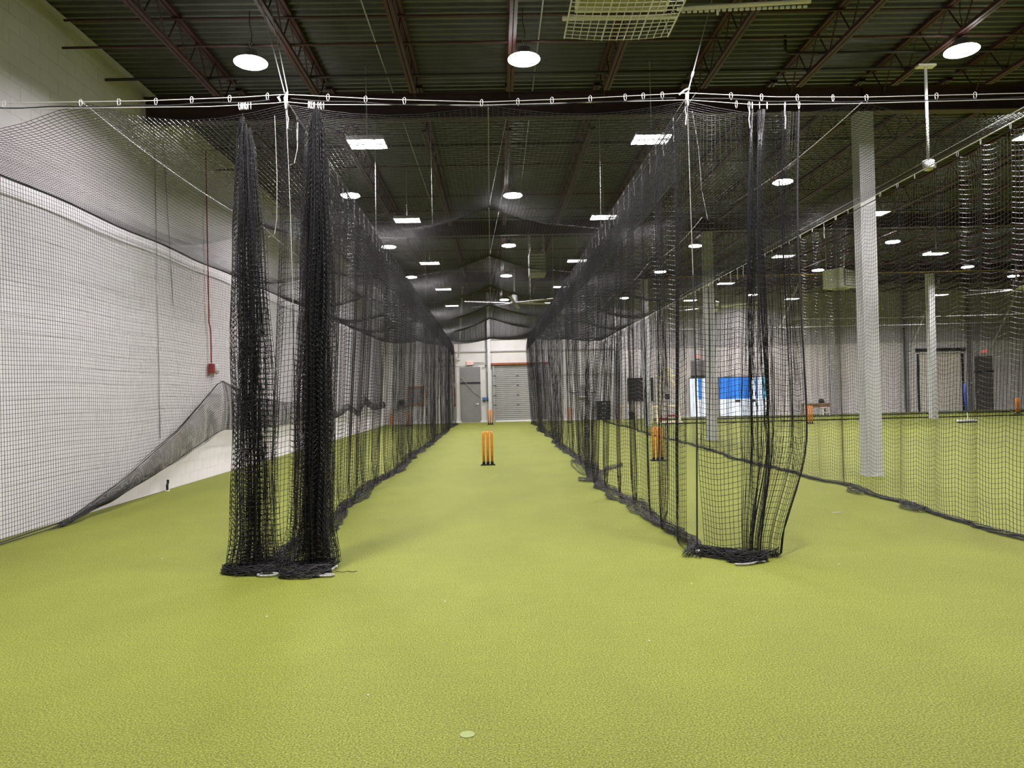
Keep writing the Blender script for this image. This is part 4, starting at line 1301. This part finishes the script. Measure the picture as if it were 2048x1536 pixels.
for i in range(22):
    x = 1.92 + i * 0.058
    MB().box(x, x + 0.036, 7.355, 7.375, 5.262 + 0.03 * (x - 1.9), 5.282 + 0.03 * (x - 1.9)).build('strip_link', 'plastic_white', o)
MB().tube([(3.17, 7.34, 5.35), (3.17, 7.34, 6.2)], 0.015, 6).build('drop_stem', 'cream_enamel', o)
MB().tube([(2.28, 7.37, 5.24), (2.28, 7.37, 5.34)], 0.012, 6).build('clip', 'cream_enamel', o)


def grille_heater(x, y, z, sx, sy, sz, label, rz=0.0):
    o = thing('unit_heater', label, 'heater', (x, y, z), rz)
    MB().box(-sx / 2, sx / 2, -sy / 2, sy / 2, 0.03, sz).build('cabinet', 'grey_slat', o)
    for i in range(7):
        yy = -sy / 2 + sy * (i + 0.5) / 7
        MB().box(-sx / 2, sx / 2, yy - 0.012, yy + 0.012, -0.01, 0.03).build('louvre', 'plastic_white', o)
    for i in range(6):
        zz = 0.05 + (sz - 0.08) * (i + 0.5) / 6
        MB().box(-sx / 2 + 0.02, sx / 2 - 0.02, -sy / 2 - 0.02, -sy / 2, zz - 0.018, zz + 0.018).build('louvre', 'plastic_white', o)
    for a, b in ((-1, -1), (1, -1), (1, 1), (-1, 1)):
        MB().tube([(a * sx * 0.42, b * sy * 0.42, sz), (a * sx * 0.42, b * sy * 0.42, 6.7 - z)], 0.008, 5).build('rod', 'cable', o)
    return o


grille_heater(1.28, 22.3, 4.98, 0.48, 0.9, 0.62, 'white louvred unit heater hanging above the middle lane roof net')
o = grille_heater(12.55, 26.9, 5.0, 0.7, 0.9, 0.62, 'unit heater with a white face plate hanging beyond the tall white column', 0.5)
MB().box(-0.44, -0.40, -0.42, 0.42, 0.0, 0.68).build('face_plate', 'plastic_white', o)
MB().tube([(0.35, 0, 0.3), (1.2, 0.1, 0.42)], 0.05, 8).build('flue', 'conduit', o)


def big_fan(x, y, z, r, rot, label):
    o = thing('ceiling_fan', label, 'fan', (x, y, z), rot, 'large ceiling fans')
    MB().lathe([(0.10, -0.05), (0.20, -0.03), (0.22, 0.03), (0.16, 0.07), (0.13, 0.10), (0.13, 0.32), (0.07, 0.36)], 20).build('motor', 'lamp_body', o, True)
    MB().tube([(0, 0, 0.34), (0, 0, 6.55 - z)], 0.045, 8).build('down_rod', 'conduit', o)
    for k in range(6):
        a = k * PI / 3
        b_ = MB()
        b_.v = []
        ca, sa = math.cos(a), math.sin(a)
        for (rr, hw) in ((0.18, 0.075), (r, 0.07)):
            for (w_, zz) in ((-hw, 0.025), (hw, -0.012), (hw, 0.004), (-hw, 0.042)):
                b_.v.append((ca * rr - sa * w_, sa * rr + ca * w_, zz))
        b_.f = [(0, 1, 2, 3), (7, 6, 5, 4), (0, 4, 5, 1), (1, 5, 6, 2), (2, 6, 7, 3), (3, 7, 4, 0)]
        b_.build('blade', 'plastic_white', o)
    return o


big_fan(0.80, 30.2, 5.10, 2.15, 0.42, 'large six-blade ceiling fan over the end of the middle lane')
big_fan(9.4, 31.6, 4.92, 2.1, 0.25, 'large six-blade ceiling fan above the blue display panels')
big_fan(21.9, 31.0, 5.30, 2.15, 0.1, 'large six-blade ceiling fan near the outer white column')

o = thing('hanging_pole', 'white pole hanging from a joist with a small white dome at its end', 'pole', (6.40, 10.84, 0))
MB().tube([(0, 0, 4.78), (0, 0, 6.17)], 0.022, 10).build('pole', 'plastic_white', o, True)
MB().box(-0.13, 0.13, -0.06, 0.06, 6.165, 6.195).build('mount_plate', 'cream_enamel', o)
MB().lathe([(0.02, -0.10), (0.06, -0.085), (0.075, -0.04), (0.085, 0.04), (0.08, 0.05), (0.02, 0.06)], 16).build('dome', 'plastic_white', o, True, (0, 0, 4.74))

# ------------------------------------------------------------------ things on the far floor
o = thing('exercise_frame', 'pale yellow tubular exercise frame with red pads beside the white column', 'exercise machine', (0, 0, 0))
FYc = 32.6


def tb(name, pts, r=0.04, mt='yellow_frame'):
    return MB().tube(pts, r * 1.3, 8).build(name, mt, o)


tb('base_rail', [(7.0, FYc - 0.5, 0.05), (7.95, FYc - 0.5, 0.05)])
tb('base_rail', [(7.0, FYc + 0.5, 0.05), (7.95, FYc + 0.5, 0.05)])
tb('upright', [(7.08, FYc, 0.0), (7.08, FYc, 1.52), (7.34, FYc, 1.85), (7.34, FYc, 2.3)], 0.05)
tb('upright', [(7.88, FYc, 0.0), (7.88, FYc, 1.52), (7.62, FYc, 1.85), (7.55, FYc, 2.3)], 0.05)
tb('top_arch', [(7.15, FYc, 2.28), (7.34, FYc, 2.42), (7.55, FYc, 2.42), (7.65, FYc, 2.2)], 0.045)
tb('pull_handle', [(6.92, FYc, 2.08), (7.15, FYc, 2.03), (7.34, FYc, 2.06)], 0.03)
tb('pull_handle', [(7.55, FYc, 2.03), (7.8, FYc, 2.08), (8.0, FYc, 2.10)], 0.03)
tb('cross_bar', [(6.6, FYc, 0.74), (7.9, FYc, 0.74)], 0.035)
tb('side_post', [(6.75, FYc, 0.0), (6.75, FYc, 0.74)], 0.035)
tb('side_post', [(6.9, FYc - 0.45, 0.0), (6.9, FYc, 0.74)], 0.03)
tb('brace_tube', [(7.88, FYc - 0.5, 0.05), (7.88, FYc, 0.7)], 0.03)
MB().box(7.0, 7.35, FYc - 0.35, FYc - 0.1, 0.18, 0.26).build('pad', 'red_pad', o)
MB().box(7.4, 7.8, FYc - 0.3, FYc - 0.05, 0.30, 0.38).build('pad', 'red_pad', o)
MB().box(7.36, 7.52, FYc - 0.08, FYc + 0.08, 1.05, 1.28).build('weight_block', 'black_plastic', o)
MB().tube([(7.47, FYc, 1.28), (7.45, FYc, 2.4)], 0.012, 5).build('pull_cable', 'black_plastic', o)
o = thing('bench', 'low pale metal bench frame just left of the third white column', 'bench', (5.9, 33.6, 0))
MB().box(-0.35, 0.35, -0.18, 0.18, 0.74, 0.79).build('seat', 'yellow_frame', o)
for (a, b) in ((-0.3, -0.14), (0.3, -0.14), (-0.3, 0.14), (0.3, 0.14)):
    MB().tube([(a, b, 0), (a, b, 0.74)], 0.022, 6).build('leg', 'yellow_frame', o)
MB().tube([(-0.3, -0.14, 0.1), (0.3, -0.14, 0.1)], 0.018, 6).build('stretcher', 'yellow_frame', o)

o = thing('table', 'low brown wooden table at the foot of the far grey siding', 'table', (16.05, 37.5, 0))
MB().box(-0.62, 0.62, -0.3, 0.3, 0.54, 0.60).build('tabletop', 'brown_wood', o)
for (a, b) in ((-0.56, -0.25), (0.56, -0.25), (-0.56, 0.25), (0.56, 0.25)):
    MB().box(a - 0.03, a + 0.03, b - 0.03, b + 0.03, 0, 0.54).build('leg', 'brown_wood', o)
MB().box(-0.56, 0.56, -0.25, -0.22, 0.40, 0.54).build('apron', 'brown_wood', o)
o = thing('helmet', 'round black helmet resting on the low brown table', 'helmet', (16.30, 37.42, 0.60))
MB().lathe([(0.11, 0.0), (0.135, 0.03), (0.14, 0.10), (0.115, 0.18), (0.06, 0.225), (0.008, 0.235)], 18).build('shell', 'black_plastic', o, True)
MB().box(-0.10, 0.10, -0.20, -0.12, 0.07, 0.085).build('peak', 'black_plastic', o)
o = thing('stool', 'small white plastic stool in front of the low brown table', 'stool', (16.32, 37.05, 0))
MB().box(-0.17, 0.17, -0.15, 0.15, 0.36, 0.40).build('seat', 'plastic_white', o)
for (a, b) in ((-0.14, -0.12), (0.14, -0.12), (-0.14, 0.12), (0.14, 0.12)):
    MB().bar((a * 1.15, b * 1.15, 0), (a, b, 0.36), 0.04, 0.04, (0, 1, 0)).build('leg', 'plastic_white', o)
MB().box(-0.14, 0.14, -0.13, -0.11, 0.14, 0.17).build('rung', 'plastic_white', o)

o = thing('turf_broom', 'wide floor broom with a blue wrapped handle standing on the open turf', 'broom', (17.45, 27.5, 0))
MB().tube([(0.0, 0, 0.12), (-0.03, 0, 0.40)], 0.016, 8).build('shaft', 'plastic_white', o)
MB().tube([(-0.03, 0, 0.38), (-0.06, 0, 0.75), (-0.085, 0, 1.1), (-0.10, 0, 1.45)], [0.03, 0.055, 0.05, 0.05], 10).build('handle_wrap', 'blue_plastic', o, True)
MB().box(-0.40, 0.32, -0.05, 0.05, 0.05, 0.12).build('head', 'plastic_white', o)
MB().box(-0.40, 0.32, -0.05, 0.05, 0.0, 0.05).build('bristles', 'black_plastic', o)

# little bits on the near turf
rr = random.Random(4)
bit = MB().bar((-0.05, 0, 0.006), (0.05, 0.004, 0.006), 0.008, 0.006).mesh('stick', 'plastic_white')
tag(put('stick', bit, None, (4.05, 8.95, 0), 0.1), 'thin white stick lying on the turf before the scalloped net', 'litter')
speck = MB().lathe([(0.003, 0), (0.006, 0.003), (0.003, 0.006)], 6).mesh('turf_crumb', 'cream_enamel')
for (x, y) in [(-1.66, 5.35), (-0.42, 5.6), (1.33, 8.3), (2.55, 7.3), (-3.3, 7.4), (-4.3, 14.6), (0.9, 4.6), (1.5, 5.9), (-0.7, 3.9), (-0.05, 14.0), (2.9, 6.4)]:
    tag(put('turf_crumb', speck, None, (x, y, 0), rr.uniform(0, 3)), 'tiny white crumb lying on the green turf', 'litter', 'white crumbs on the turf')
m = MB()
m.lathe([(0.035, 0.001), (0.034, 0.003), (0.008, 0.003)], 20)
tag(m.build('turf_mark', 'pale_green', loc=(-0.17, 3.42, 0)), 'faint pale green round mark on the turf in the foreground', 'mark')
